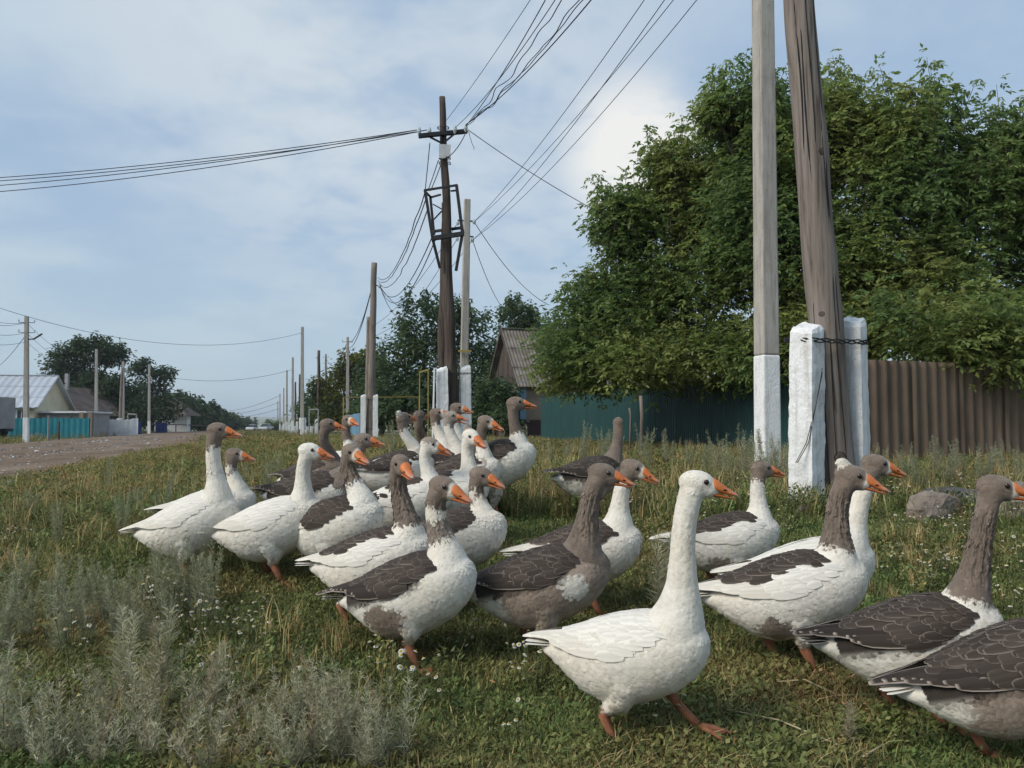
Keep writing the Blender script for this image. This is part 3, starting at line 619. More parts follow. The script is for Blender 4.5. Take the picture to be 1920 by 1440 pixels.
def gable_house(name, label, corner, ax, depth_ax, L, D, wall_h, ridge_h, wall_mat, roof_mat, plinth=None, over=0.35, sheets=True, pitch=0.2, windows=()):
    """corner: ground point; ax: unit along the eaves side (length L); depth_ax: across (depth D), ridge runs along ax"""
    ax = ax.normalized(); dx = depth_ax.normalized(); c = Vector(corner); up = Vector((0, 0, 1))
    o = empty(name, c, label, 'house')
    P = [c, c + ax * L, c + ax * L + dx * D, c + dx * D]; T = [p + up * wall_h for p in P]; r0 = c + dx * D / 2 + up * ridge_h; r1 = r0 + ax * L
    lo = [p - up * 0.6 for p in P]
    mb = MB(); mb.add(lo + T + [r0, r1], [(0, 1, 5, 4), (1, 2, 6, 5), (2, 3, 7, 6), (3, 0, 4, 7), (4, 8, 7), (5, 6, 9)]); mb.build('wall', wall_mat, o)
    if plinth: 
        mb = MB(); q = [c - ax * .03 - dx * .03, c + ax * (L + .03) - dx * .03, c + ax * (L + .03) + dx * (D + .03), c - ax * .03 + dx * (D + .03)]; mb.hexa([p - up * .5 for p in q] + [p + up * plinth[1] for p in q]); mb.build('plinth', plinth[0], o)
    ro = MB(); sl = (ridge_h - wall_h) / (D / 2)
    e = over
    A = [c - dx * e - ax * e + up * (wall_h - sl * e + .05), c - dx * e + ax * (L + e) + up * (wall_h - sl * e + .05), r1 + ax * e + up * .05, r0 - ax * e + up * .05]
    B = [c + dx * (D + e) + ax * (L + e) + up * (wall_h - sl * e + .05), c + dx * (D + e) - ax * e + up * (wall_h - sl * e + .05), r0 - ax * e + up * .052, r1 + ax * e + up * .052]
    quad_slab(ro, A); quad_slab(ro, B); rf = ro.build('roof', roof_mat, o)
    if sheets:
        for pl in (A, B): corr_roof('roof_sheet', *pl, pitch, 0.022, roof_mat, rf, rows=3)
    mb = MB(); mb.bar(A[3] + up * .04, A[2] + up * .04, 0.22, 0.05); mb.build('ridge_cap', roof_mat, rf)
    for q0, q1 in ((A[0], A[3]), (B[1], B[2])):
        mb = MB(); mb.bar(q0 - up * .09 - ax * .01, q1 - up * .09 - ax * .01, 0.04, 0.16); mb.build('barge_board', M['wood_dark'], rf)
    for (side, s, z, w, h) in windows:
        if side == 'eave': window(o, c + ax * s + up * z - dx * .02, ax, w, h, -dx)
        else: window(o, c + dx * s + up * z - ax * .02, dx, w, h, -ax)
    return o, A, rf
# house with grey corrugated roof behind the flock: gable to the street
sdir = Vector((-0.32, 1, 0)).normalized(); sper = Vector((1, 0.32, 0)).normalized()
hc = Vector((float(ray(979, 793).x) * 36, 36, 0)); hc.z = tz(hc.x, hc.y)
ho, _, _ = gable_house('village_house', 'house with steep corrugated grey roof between the maple and the dark trees', hc, sper, sdir, 9.0, 4.9, 2.75, 5.45, M['beige_wall'], M['roof_slate'], (M['maroon'], 0.95), 0.3, True, 0.17, [('gable', 1.7, 1.9, .55, .8), ('eave', 2.6, 1.7, .9, 1.1)])
gq = [hc - sper * .04 + Vector((0, 0, 2.72)), hc - sper * .04 + sdir * 4.9 + Vector((0, 0, 2.72)), hc - sper * .04 + sdir * 2.45 + Vector((0, 0, 5.35))]
for k in range(12):       # upright boards of the gable
    s0, s1 = k / 12 + .004, (k + 1) / 12 - .004; f = lambda s: hc - sper * (.05 + .012 * (k % 2)) + sdir * 4.9 * s + Vector((0, 0, 2.72)); hh = lambda s: Vector((0, 0, 2.6 * (1 - abs(2 * s - 1)))); q = [f(s0), f(s1), f(s1) + hh(s1), f(s0) + hh(s0)]
    mb = MB(); mb.hexa(q + [p + sper * .03 for p in q]); mb.build('gable_board', M['wood_dark'], ho)
mb = MB(); mb.box(hc + Vector((0, 0, 1.85)), 0.3, 0.3, 1.75, math.atan(0.32)); mb.build('blue_corner_trim', M['blue_trim'], ho)
# across the road: silver metal roof
h1 = ground(11, 60); h1.x = -42.5; ax1 = Vector((1, 0.16, 0)); dx1 = Vector((-0.2, 1, 0))
gable_house('village_house', 'cream house with a shining galvanised metal roof across the road', Vector((-46.5, 59.5, tz(-46, 59.5))), ax1, dx1, 8.8, 7.5, 2.5, 5.0, M['cream'], M['roof_metal'], None, 0.4, True, 0.55, [('eave', 7.9, 1.7, .7, .9), ('eave', 5.0, 1.7, .9, 1.0)])
h2o, A2, rf2 = gable_house('village_house', 'house with a sagging brown roof and grey gable beside the silver roof', Vector((-49.6, 76, tz(-46, 76))), Vector((0.12, 1, 0)), Vector((1, -0.1, 0)), 8, 7.4, 2.1, 4.75, M['plaster_grey'], M['roof_brown'], None, 0.5, True, 0.25, [('gable', 4.3, 3.1, .35, .35), ('gable', 2.2, 1.3, .8, .9)])
mb = MB(); mb.box(Vector((-45.2, 78, 4.9)), 0.32, 0.32, 2.2); mb.build('chimney', M['plaster_grey'], rf2)
o = empty('garage', Vector((-35.5, 62.5, tz(-35.5, 62.5))), 'flat roofed pale garage with concrete posts behind the teal fence end', 'garage')
mb = MB(); mb.box(Vector((-36.4, 64, 0.85)), 3.9, 4, 1.9, 0.05); mb.build('wall', M['plaster_grey'], o)
mb = MB(); mb.box(Vector((-36.4, 63.8, 1.87)), 4.3, 4.6, 0.14, 0.05); mb.build('roof', M['white_paint'], o)
for x in (-34.4, -33.7): mb = MB(); mb.box(Vector((x, 61.6, 0.85)), 0.3, 0.3, 2.0, 0.05); mb.build('gate_post', M['beige_wall'], o)
mb = MB(); mb.box(Vector((-36.6, 61.86, 0.75)), 2.2, 0.08, 1.6, 0.05); mb.build('door', M['pipe_grey'], o)
o = empty('shed', Vector((-48, 108, tz(-48, 108))), 'low shed with thatched looking hipped roof under the far trees', 'shed')
mb = MB(); mb.box(Vector((-48, 108, 0.9)), 5, 4, 2.4, 0.3); mb.build('wall', M['whitewash'], o)
mb = MB(); q = [Vector((-48, 108, 2.0)) + Vector((a, b, 0)) for a, b in ((-3.4, -2.6), (3.4, -2.6), (3.4, 2.6), (-3.4, 2.6))]; mb.add(q + [Vector((-49, 108, 4.2)), Vector((-47, 108, 4.2))], [(0, 1, 5, 4), (1, 2, 5), (2, 3, 4, 5), (3, 0, 4), (0, 3, 2, 1)]); mb.build('roof', M['roof_brown'], o)
# box body lorry whose tail shows at the left picture edge
o = empty('parked_lorry', Vector((-35.255, 52, tz(-35.255, 52))), 'grey brown box lorry whose tail shows at the left picture edge', 'lorry'); zb = tz(-35.255, 52)
mb = MB(); mb.box(Vector((-36.55, 52, zb + 1.75)), 4.6, 2.1, 2.15, 0.1); bev(mb.build('cargo_box', M['plaster_grey'], o), 0.05)
mb = MB(); mb.box(Vector((-36.55, 52, zb + .58)), 5.0, 0.9, 0.16, 0.1); mb.build('chassis', M['metal_black'], o)
mb = MB(); mb.box(Vector((-39.85, 51.67, zb + 1.35)), 1.6, 2.0, 1.7, 0.1); bev(mb.build('cab', M['teal_deep'], o), 0.12)
for x, y in ((-35.15, 51.2), (-35.25, 53.1), (-39.55, 50.8), (-39.65, 52.6)):
    mb = MB(); c = Vector((x, y, zb + .45)); mb.tube([c + Vector((0, -.14, 0)), c + Vector((0, .14, 0))], 0.45, 20); w = mb.build('wheel', M['rubber'], o); mb = MB(); mb.tube([c + Vector((0, -.16, 0)), c + Vector((0, .16, 0))], 0.22, 14); mb.build('rim', M['pipe_grey'], w)
def car(px, d, label, matn):
    b = ground(px, d); o = empty('parked_car', b, label, 'car', 'cars at the far end of the road')
    mb = MB(); mb.add([b + Vector(v) for v in ((-.85, -2.1, .35), (.85, -2.1, .35), (.85, 2.1, .35), (-.85, 2.1, .35), (-.85, -2.1, .85), (.85, -2.1, .85), (.85, 2.1, .9), (-.85, 2.1, .9))], [(0, 3, 2, 1), (4, 5, 6, 7), (0, 1, 5, 4), (1, 2, 6, 5), (2, 3, 7, 6), (3, 0, 4, 7)]); bev(mb.build('body', M[matn], o), 0.12)
    mb = MB(); mb.hexa([b + Vector(v) for v in ((-.78, -1.3, .86), (.78, -1.3, .86), (.78, 1.2, .9), (-.78, 1.2, .9), (-.6, -.6, 1.42), (.6, -.6, 1.42), (.6, .6, 1.42), (-.6, .6, 1.42))]); bev(mb.build('cabin', M['dark_glass'], o), 0.06)
    mb = MB(); mb.box(b + Vector((0, 0, 1.43)), 1.2, 1.25, .05); mb.build('roof', M[matn], o)
    for x in (-.8, .8):
        for y in (-1.3, 1.3): mb = MB(); mb.tube([b + Vector((x - .1, y, .32)), b + Vector((x + .1, y, .32))], .32, 14); mb.build('wheel', M['rubber'], o)
car(474, 165, 'tiny white car far down the road on its left', 'white_paint'); car(499, 150, 'tiny pale car far down the road on its right', 'plate')

# ================================================================== gas pipes
def pipe_run(label, pts, posts, r, mat, cat='gas pipe'):
    base = ground(*posts[0][:2]) if posts else Vector(pts[0]); o = empty('gas_pipe', base, label, cat)
    mb = MB()
    for a, b in zip(pts, pts[1:]): mb.bar(a, b, r * 1.8); 
    mb.build('pipe', mat, o)
    for px, d, ty in posts:
        q = ground(px, d); mb = MB(); mb.tube([q - Vector((0, 0, .2)), at(px, ty, d)], r * .9, 7); mb.build('support_post', mat, o)
pipe_run('yellow gas pipe crossing behind the two white props of the round topped pole', [at(644, 762, 38), at(644, 745, 38), at(786, 744, 39.5)], [(644, 38, 745), (786, 39.5, 744)], 0.03, M['gas'])
pipe_run('tall yellow gas pipe frame left of the framed pole', [at(787, 698, 30), at(803, 693, 29.6)], [(787, 30, 698), (803, 29.6, 693)], 0.024, M['gas'])
pipe_run('thin grey pipe frame beside the thin dark wooden pole', [at(580, 768, 60), at(597, 767, 60)], [(580, 60, 768), (597, 60, 767)], 0.06, M['pipe_grey'])
pipe_run('grey pipe frame under the big dark tree across the road', [at(240, 776, 72), at(256, 777, 72)], [(240, 72, 776), (256, 72, 777)], 0.07, M['pipe_grey'])
pipe_run('brown pipe run along the far fences across the road', [at(262, 795, 85), at(330, 796, 100), at(400, 799, 130)], [(262, 85, 795), (330, 100, 796), (400, 130, 799)], 0.07, M['roof_brown'])
for px, d in ((1180, 16.2), (1201, 15.8)):
    q = ground(px, d); mb = MB(); mb.tube([q - Vector((0, 0, .1)), q + Vector((0.03, 0, 0.8)), at(px, 742 if px > 1190 else 765, d)], 0.038 if px > 1190 else 0.024, 7); o = mb.build('wooden_stake', M['wood'], None, True)
    tag(o, 'thicker pale wooden stake before the green fence' if px > 1190 else 'thinner pale wooden stake before the green fence', 'stake')
for px, d, h in ((91, 45, 1.25), (111, 46, .95)):
    q = ground(px, d); mb = MB(); mb.tube([q, q + Vector((0, 0, h * 1.2))], 0.05, 6); tag(mb.build('wooden_stake', M['pipe_grey'] if px == 91 else M['wood_dark'], None), 'thin grey post on the verge right of the lamp pole' if px == 91 else 'short dark post on the verge before the teal fence', 'stake')
# ================================================================== trees
def leaf_cloud(cl, cr, per, L, W, rng, cols, droop, clump_col, fold=True):
    """cl (n,3) clump centres, cr radius per clump; returns verts, tris, colours"""
    n = len(cl); tot = n * per
    off = rng.normal(size=(tot, 3)) * np.repeat(cr, per)[:, None] * np.array([0.48, 0.48, 0.34])
    P = np.repeat(cl, per, 0) + off
    d = off / (np.linalg.norm(off, axis=1, keepdims=True) + 1e-6) + rng.normal(size=(tot, 3)) * 0.6; d[:, 2] = d[:, 2] * 0.6 - droop
    d /= np.linalg.norm(d, axis=1, keepdims=True)
    side = np.cross(d, np.array([0, 0, 1.0]) + rng.normal(size=(tot, 3)) * 0.45); side /= np.linalg.norm(side, axis=1, keepdims=True) + 1e-9
    nrm = np.cross(side, d)
    s = rng.uniform(0.65, 1.25, (tot, 1)); l = L * s; w = W * s
    v0 = P; v1 = P + d * l * 0.45 + side * w * 0.5 + nrm * w * 0.18; v2 = P + d * l - nrm * l * 0.12; v3 = P + d * l * 0.45 - side * w * 0.5 + nrm * w * 0.18
    V = np.stack([v0, v1, v2, v3], 1).reshape(-1, 3); b = np.arange(tot)[:, None] * 4
    T = np.concatenate([b + np.array([0, 1, 2]), b + np.array([0, 2, 3])], 0)
    c = np.repeat(clump_col, per, 0) * rng.uniform(0.72, 1.28, (tot, 1)); c = np.repeat(c, 4, 0)
    return V, T, c
def compound_cloud(cl, cr, per, L, W, rng, droop, clump_col):
    """pinnate leaves: a drooping stalk with five narrow leaflets"""
    n = len(cl); tot = n * per
    off = rng.normal(size=(tot, 3)) * np.repeat(cr, per)[:, None] * np.array([0.48, 0.48, 0.36]); P = np.repeat(cl, per, 0) + off
    d = off / (np.linalg.norm(off, axis=1, keepdims=True) + 1e-6) + rng.normal(size=(tot, 3)) * 0.5; d[:, 2] = d[:, 2] * 0.5 - droop * .5; d /= np.linalg.norm(d, axis=1, keepdims=True)
    side = np.cross(d, np.array([0, 0, 1.0]) + rng.normal(size=(tot, 3)) * 0.3); side /= np.linalg.norm(side, axis=1, keepdims=True) + 1e-9
    s = rng.uniform(0.7, 1.25, (tot, 1)); cb = np.repeat(clump_col, per, 0) * rng.uniform(0.75, 1.3, (tot, 1)); Vs = []; Cs = []
    dn = np.array([0, 0, -1.0])
    for (t, sg) in ((.35, 1), (.40, -1), (.70, 1), (.74, -1), (.95, 0)):
        q = P + d * L * 1.5 * t * s + dn * (L * .5 * t * t) * s; ld = d * (.55 if sg else 1.0) + side * sg * .85 + dn * droop + rng.normal(size=(tot, 3)) * .18; ld /= np.linalg.norm(ld, axis=1, keepdims=True)
        sd = np.cross(ld, np.array([0, 0, 1.0]) + rng.normal(size=(tot, 3)) * .4); sd /= np.linalg.norm(sd, axis=1, keepdims=True) + 1e-9; up = np.cross(sd, ld); l = L * s; w = W * s
        Vs.append(np.stack([q, q + ld * l * .42 + sd * w * .5 + up * w * .15, q + ld * l - up * l * .1, q + ld * l * .42 - sd * w * .5 + up * w * .15], 1).reshape(-1, 3)); Cs.append(np.repeat(cb * rng.uniform(.9, 1.1, (tot, 1)), 4, 0))
    V = np.concatenate(Vs); c = np.concatenate(Cs); b = np.arange(len(V) // 4)[:, None] * 4
    return V, np.concatenate([b + np.array([0, 1, 2]), b + np.array([0, 2, 3])], 0), c
def make_tree(name, label, base, trunk_h, trunk_r, lobes, nclump, per, L, W, pal, seed, cr=0.42, droop=0.55, shoots=0, gap=-0.28, group=None, fork=None, stems=1, pinnate=False):
    rng = np.random.default_rng(seed); base = Vector(base); o = empty(name, base, label, 'tree', group)
    lob = np.array(lobes, float); wgt = (lob[:, 3] * lob[:, 4] * lob[:, 5]) ** (2 / 3); wgt /= wgt.sum()
    C = []; CI = []
    while len(C) < nclump:
        i = rng.choice(len(lob), p=wgt); v = rng.normal(size=3); v /= np.linalg.norm(v); r = rng.uniform(0.12, 1) ** (1 / 2.3)
        p = lob[i, :3] + v * r * lob[i, 3:] * (1 + 0.16 * noise.noise((v[0] * 3 + i, v[1] * 3, v[2] * 3 + seed)))
        if noise.noise((p[0] * 0.75 + seed, p[1] * 0.75, p[2] * 0.95)) < gap: continue
        C.append(p); CI.append(i)
    C = np.array(C); pal = np.array(pal)
    nz = np.array([noise.noise((p[0] * 0.5 + seed, p[1] * 0.5, p[2] * 0.5 + 7)) for p in C]); t = np.clip(0.5 + nz * 0.9 + rng.normal(size=len(C)) * 0.24, 0, 0.999) * (len(pal) - 1)
    i0 = t.astype(int); cc = pal[i0] * (1 - (t - i0))[:, None] + pal[i0 + 1] * (t - i0)[:, None]
    crs = np.full(len(C), cr) * rng.uniform(0.7, 1.3, len(C))
    mb = MB(); b0 = Vector((base.x, base.y, base.z))
    if shoots:      # upright young shoots with whorls of leaves along the outline
        S = []; SC = []; 
        top = np.argsort(-(C[:, 2] + rng.normal(size=len(C)) * 0.5))[:shoots * 3]
        for k in rng.choice(top, shoots, replace=False):
            p = Vector(C[k]); h = rng.uniform(0.35, 1.15); lean = Vector((rng.normal() * 0.15, rng.normal() * 0.15, 1)); mb.tube([p - lean * .25, p + lean * h], [0.012, 0.004], 4, False)
            for j in range(5): S.append(p + lean * h * (j + 1) / 5); SC.append(cc[k] * 1.08)
        S = np.array(S); V2, T2, c2 = compound_cloud(S, np.full(len(S), cr * 0.3), 4, L, W, rng, droop + .2, np.array(SC)) if pinnate else leaf_cloud(S, np.full(len(S), cr * 0.36), max(6, per // 2), L, W, rng, None, droop + 0.25, np.array(SC))
    V, T, c = compound_cloud(C, crs, per, L, W, rng, droop, cc) if pinnate else leaf_cloud(C, crs, per, L, W, rng, None, droop, cc)
    if shoots: T = np.concatenate([T, T2 + len(V)]); V = np.concatenate([V, V2]); c = np.concatenate([c, c2])
    # trunk, limbs, twigs
    fk = base + Vector((0, 0, fork or trunk_h * 0.55))
    for s in range(stems):
        bb = base + Vector((rng.normal() * 0.25, rng.normal() * 0.25, -0.2)) * (1 if stems > 1 else 0) - Vector((0, 0, .2))
        mb.tube([bb, bb.lerp(fk, .5) + Vector((rng.normal() * .1, rng.normal() * .1, 0)), fk], [trunk_r * 1.25, trunk_r, trunk_r * .8], 9)
    for i in range(len(lob)):
        e = Vector(lob[i, :3]); q = fk.lerp(e, .5) + Vector((rng.normal() * .3, rng.normal() * .3, rng.uniform(.0, .4)))
        mb.tube([fk, q, e, e + (e - q).normalized() * .15], [trunk_r * .62, trunk_r * .45, trunk_r * .28, trunk_r * .1], 7)
        ks = [k for k in range(len(C)) if CI[k] == i]
        for k in ks[:max(10, len(ks) // 9)]:
            p = Vector(C[k]); st = q.lerp(e, rng.uniform(.2, 1)); mid = st.lerp(p, .55) + Vector((0, 0, (p - st).length * .10)); mb.tube([st, mid, p], [trunk_r * .17, trunk_r * .09, trunk_r * .03], 5, False)
    mb.build('trunk', M['bark'], o, True)
    V = V - np.array(base); cr_o = put('crown', fast_mesh('crown', V, T, M['leaf'], c), o); return o
MAPLE = [(0.130, 0.200, 0.066), (0.165, 0.232, 0.070), (0.205, 0.262, 0.076), (0.255, 0.285, 0.085)]
DARK = [(0.038, 0.064, 0.032), (0.056, 0.088, 0.040), (0.078, 0.112, 0.048)]
YEL = [(0.060, 0.080, 0.012), (0.13, 0.14, 0.018), (0.20, 0.19, 0.022)]
def lob(px, py, d, rx, rz, ry=None): p = at(px, py, d); return (p.x, p.y, p.z, rx, ry or rx, rz)
make_tree('ash_maple', 'big bright green maple whose crown bulges left over the green fence', ground(1280, 21.8), 3.2, 0.16,
          [lob(1135, 625, 19, 1.35, 1.15), lob(1230, 480, 19, 1.35, 1.4), lob(1300, 610, 18.5, 1.5, 1.5), lob(1180, 560, 20, 1.3, 1.2), lob(1330, 380, 19, 1.15, 1.35), lob(1390, 520, 18, 1.3, 1.6), lob(1075, 675, 19.5, 0.75, 0.6), lob(1200, 678, 18, 1.2, .62), lob(1350, 672, 17.5, 1.2, .65), lob(1100, 560, 19.5, .7, .8), lob(1165, 420, 19, .8, .8), lob(1255, 330, 19, .8, .8), lob(1052, 640, 20.5, .6, .85), lob(1058, 703, 20.5, .6, .45), lob(1115, 706, 19.5, .8, .42)],
          2500, 7, 0.12, 0.062, MAPLE, 11, 0.40, 0.22, 190, -0.32, 'maples behind the fences', 1.9, 3, True)
make_tree('ash_maple', 'tallest maple, its top behind the two near poles', ground(1500, 17.0), 3.6, 0.17,
          [lob(1395, 228, 17, 0.85, 0.85), lob(1450, 330, 17, 1.25, 1.5), lob(1560, 272, 17, 1.1, 1.3), lob(1500, 480, 16.5, 1.3, 1.5), lob(1590, 520, 16.5, 1.25, 1.5), lob(1420, 420, 17, 1.1, 1.3), lob(1540, 630, 16, 1.2, .8), lob(1440, 650, 16.5, 1.1, .75), lob(1620, 620, 15.8, .9, .7), lob(1350, 230, 17, .5, .45)],
          2300, 7, 0.12, 0.062, MAPLE, 23, 0.38, 0.22, 190, -0.32, 'maples behind the fences', 2.2, 3, True)
make_tree('ash_maple', 'maple hanging over the brown fence at the right edge', ground(1800, 16.0), 3.2, 0.15,
          [lob(1720, 290, 16, 1.1, 1.2), lob(1690, 450, 15.8, 1.1, 1.4), lob(1830, 420, 16, 1.2, 1.5), lob(1910, 330, 16, 1.0, 1.1), lob(1780, 570, 15.3, 1.2, .95), lob(1900, 570, 15.4, 1.2, 1.0), lob(1710, 600, 15.0, .8, .5), lob(1990, 460, 16, 1.2, 1.6), lob(1850, 640, 15.0, .9, .55), lob(2050, 600, 15.6, 1.2, 1.0), lob(1770, 650, 13.4, .6, .32), lob(1860, 665, 13.4, .6, .36), lob(1930, 655, 13.8, .7, .4), lob(1655, 590, 13.4, .6, .5), lob(1845, 600, 13.6, .8, .5)],
          2500, 7, 0.12, 0.062, MAPLE, 37, 0.37, 0.22, 190, -0.32, 'maples behind the fences', 2.0, 3, True)
DRK = [(0.058, 0.098, 0.044), (0.080, 0.126, 0.052), (0.108, 0.150, 0.060)]
make_tree('elm_tree', 'dense dark elm behind the framed wooden pole', ground(790, 46), 4, 0.22,
          [lob(800, 620, 46, 2.0, 2.1), lob(755, 680, 45, 2.0, 1.8), lob(870, 640, 47, 1.9, 2.0), lob(830, 720, 44, 2.4, 1.7), lob(735, 740, 44, 1.6, 1.4), lob(895, 720, 44, 1.7, 1.4), lob(770, 775, 43, 2.2, 1.0), lob(880, 790, 42, 2.0, .9), lob(925, 690, 48, 1.7, 1.6), lob(700, 770, 44, 1.3, 1.0)],
          950, 17, 0.30, 0.16, DRK, 41, 0.55, 0.3, 30, -0.30, 'dark trees in the middle distance', 2.0, 2)
make_tree('elm_tree', 'smaller dark elm above the corrugated grey roof', ground(985, 52), 4, 0.2,
          [lob(965, 605, 52, 1.3, 1.3), lob(1005, 625, 52, 1.4, 1.2), lob(945, 665, 51, 1.4, 1.5), lob(1000, 670, 52, 1.5, 1.2)], 360, 17, 0.28, 0.15, DRK, 43, 0.5, 0.3, 20, -0.25, 'dark trees in the middle distance', 2.4)
make_tree('elm_tree', 'low dark shrubby elm beside the corrugated roofed house', ground(925, 38), 1.4, 0.1, [lob(925, 755, 36, 1.0, 1.1), lob(905, 790, 36, .9, .6), lob(950, 780, 34.6, .6, .6), lob(938, 735, 35.5, .6, .6)], 260, 16, 0.24, 0.12, DRK, 44, 0.4, 0.3, 0, -0.3, 'dark trees in the middle distance', .8)
make_tree('yellowing_maple', 'yellow green tree left of the dark elm', ground(648, 66), 3.4, 0.2,
          [lob(640, 720, 66, 2.0, 1.6), lob(675, 695, 67, 2.0, 1.7), lob(650, 770, 65, 2.2, 1.4), lob(605, 735, 68, 1.2, 1.4)], 420, 16, 0.36, 0.18, [(0.03, 0.05, 0.014), (0.07, 0.088, 0.016), (0.13, 0.135, 0.018), (0.19, 0.18, 0.02)], 47, 0.6, 0.4, 14, -0.25, None, 2.0)
make_tree('elm_tree', 'dark round tree just left of the round topped pole', ground(715, 60), 3, 0.2, [lob(705, 720, 62, 1.7, 2.2), lob(720, 770, 60, 1.8, 1.4), lob(690, 760, 62, 1.5, 1.4)], 300, 16, 0.34, 0.17, DRK, 48, 0.6, 0.3, 8, -0.3, 'dark trees in the middle distance', 2.0)
make_tree('elm_tree', 'dark tree behind the far poles right of the road', ground(592, 95), 3, 0.25, [lob(600, 765, 95, 2.6, 2.1), lob(578, 775, 97, 2.0, 1.6), lob(622, 770, 90, 2.2, 1.8)], 240, 15, 0.5, 0.26, DRK, 49, 0.85, 0.3, 6, -0.3, 'dark trees in the middle distance', 1.6)
make_tree('roadside_bush', 'small dark bush at the far right roadside end', ground(512, 170), 1, 0.15, [lob(513, 798, 170, 1.8, 1.2)], 70, 14, 0.6, 0.3, DRK, 50, 0.8, 0.3, 0, -0.4, None, .6)
make_tree('elm_tree', 'big open dark tree leaning left across the road', ground(160, 88), 5.5, 0.32,
          [lob(125, 680, 88, 2.2, 1.9), lob(160, 655, 88, 2.2, 1.2), lob(190, 665, 88, 2.6, 1.6), lob(215, 665, 88, 1.4, .9), lob(150, 715, 88, 2.4, 1.8), lob(115, 695, 88, 1.4, 1.1)], 520, 15, 0.42, 0.21, DARK, 53, 0.72, 0.3, 30, -0.18, 'dark trees across the road', 3.2)
make_tree('elm_tree', 'dense low dark tree mass under the big open tree across the road', ground(195, 84), 3, 0.28,
          [lob(190, 740, 84, 3.0, 2.0), lob(160, 765, 84, 2.2, 1.8), lob(225, 750, 85, 2.8, 2.4), lob(250, 775, 84, 2.4, 1.6), lob(205, 785, 82, 3.4, 1.2)], 560, 15, 0.46, 0.23, DARK, 55, 0.8, 0.3, 14, -0.34, 'dark trees across the road', 1.6)
make_tree('elm_tree', 'dark tree with two separate tufts behind the lone concrete pole', ground(285, 100), 5, 0.28,
          [lob(263, 690, 100, 1.5, 1.4), lob(303, 705, 100, 1.8, 1.3), lob(275, 740, 100, 2.6, 2.2), lob(300, 765, 99, 2.8, 2.0), lob(255, 770, 98, 2.4, 1.8)], 420, 15, 0.48, 0.24, DARK, 57, 0.8, 0.3, 16, -0.22, 'dark trees across the road', 3.0)
for k, (px, py, d, rx, rz) in enumerate(((330, 764, 118, 2.8, 2.2), (352, 770, 130, 3.0, 2.2), (375, 776, 150, 3.4, 2.2), (396, 782, 170, 3.5, 2.0), (416, 788, 195, 3.7, 1.9), (434, 792, 225, 4.0, 1.9), (450, 795, 260, 4.2, 1.9))):
    make_tree('elm_tree', ['dark roadside tree nearest the shed in the far row', 'second dark tree of the far roadside row', 'third dark tree of the far roadside row', 'fourth dark tree of the far roadside row', 'fifth dark tree of the far roadside row', 'second last small tree of the far roadside row', 'last tiny tree of the far roadside row'][k],
              ground(px, d), 2.5, 0.25, [lob(px, py, d, rx, rz), lob(px - 7, py + 8, d - 3, rx * .8, rz * .8), lob(px + 7, py + 9, d + 3, rx * .8, rz * .7)], 170, 14, 0.006 * d, 0.003 * d, DARK, 60 + k, 0.9 + d * .002, 0.3, 6, -0.32, 'dark trees across the road', 1.4)
make_tree('garden_shrub', 'bare looking shrub between the silver and brown roofs', ground(92, 72), 4, 0.12, [lob(93, 722, 72, 1.2, .7), lob(82, 716, 72, .7, .5)], 60, 12, 0.3, 0.14, [(0.05, 0.055, 0.03), (0.09, 0.085, 0.05)], 71, 0.5, 0.2, 5, -0.2, None, 3.2)

# ================================================================== rocks
def rock(label, px, d, sx, sy, sz, mat, seed, dz=0.0, cat='rock', name='rock', rot=0.0, flat=False):
    bm = bmesh.new(); bmesh.ops.create_icosphere(bm, subdivisions=4, radius=1); rr = random.Random(seed)
    pl = [(Vector((rr.gauss(0, 1), rr.gauss(0, 1), rr.gauss(0, 1))).normalized(), rr.uniform(.55, .85)) for _ in range(9)]
    for v in bm.verts:
        p = v.co.copy()
        for n_, dd in pl:
            e = p.dot(n_) - dd
            if e > 0: p -= n_ * e
        p *= 1 + 0.12 * noise.noise(p * 2.4 + Vector((seed, 0, 0))) + 0.05 * noise.noise(p * 7)
        v.co = Vector((p.x * sx, p.y * sy, p.z * sz))
    me = bpy.data.meshes.new(name); bm.to_mesh(me); bm.free(); me.materials.append(mat); me.polygons.foreach_set('use_smooth', [False] * len(me.polygons))
    q = ground(px, d); o = put(name, me, loc=q + Vector((0, 0, dz + sz * .25))); o.rotation_euler = (rr.uniform(-.2, .2), rr.uniform(-.2, .2), rot); return tag(o, label, cat)
rock('tan slanted boulder among the weeds right of the white neck', 1745, 5.6, 0.230, 0.176, 0.162, M['rock'], 1, rot=.4)
rock('dark flat stone slab leaning behind the tan boulder', 1795, 5.9, 0.270, 0.135, 0.068, M['rock_dark'], 2, 0.10, rot=-.5)
rock('brown lumpy boulder at the right edge behind the grey goose', 1895, 5.8, 0.297, 0.216, 0.203, M['rock'], 3, rot=1.0)
rock('small tan stone left of the near white prop', 1500, 5.6, .05, .045, .05, M['rock'], 4, .02)
rock('low brown boulder behind the neck of the grey goose', 1840, 6.1, 0.297, 0.203, 0.149, M['rock'], 6)
rock('broken reddish brick lying at the bottom right edge', 1765, 2.28, .055, .035, .025, M['brick'], 5, -.012, 'brick', 'broken_brick', .3)
rock('pale stone on the left verge at the picture edge', 12, 3.05, .05, .04, .035, M['rock'], 8, 0)
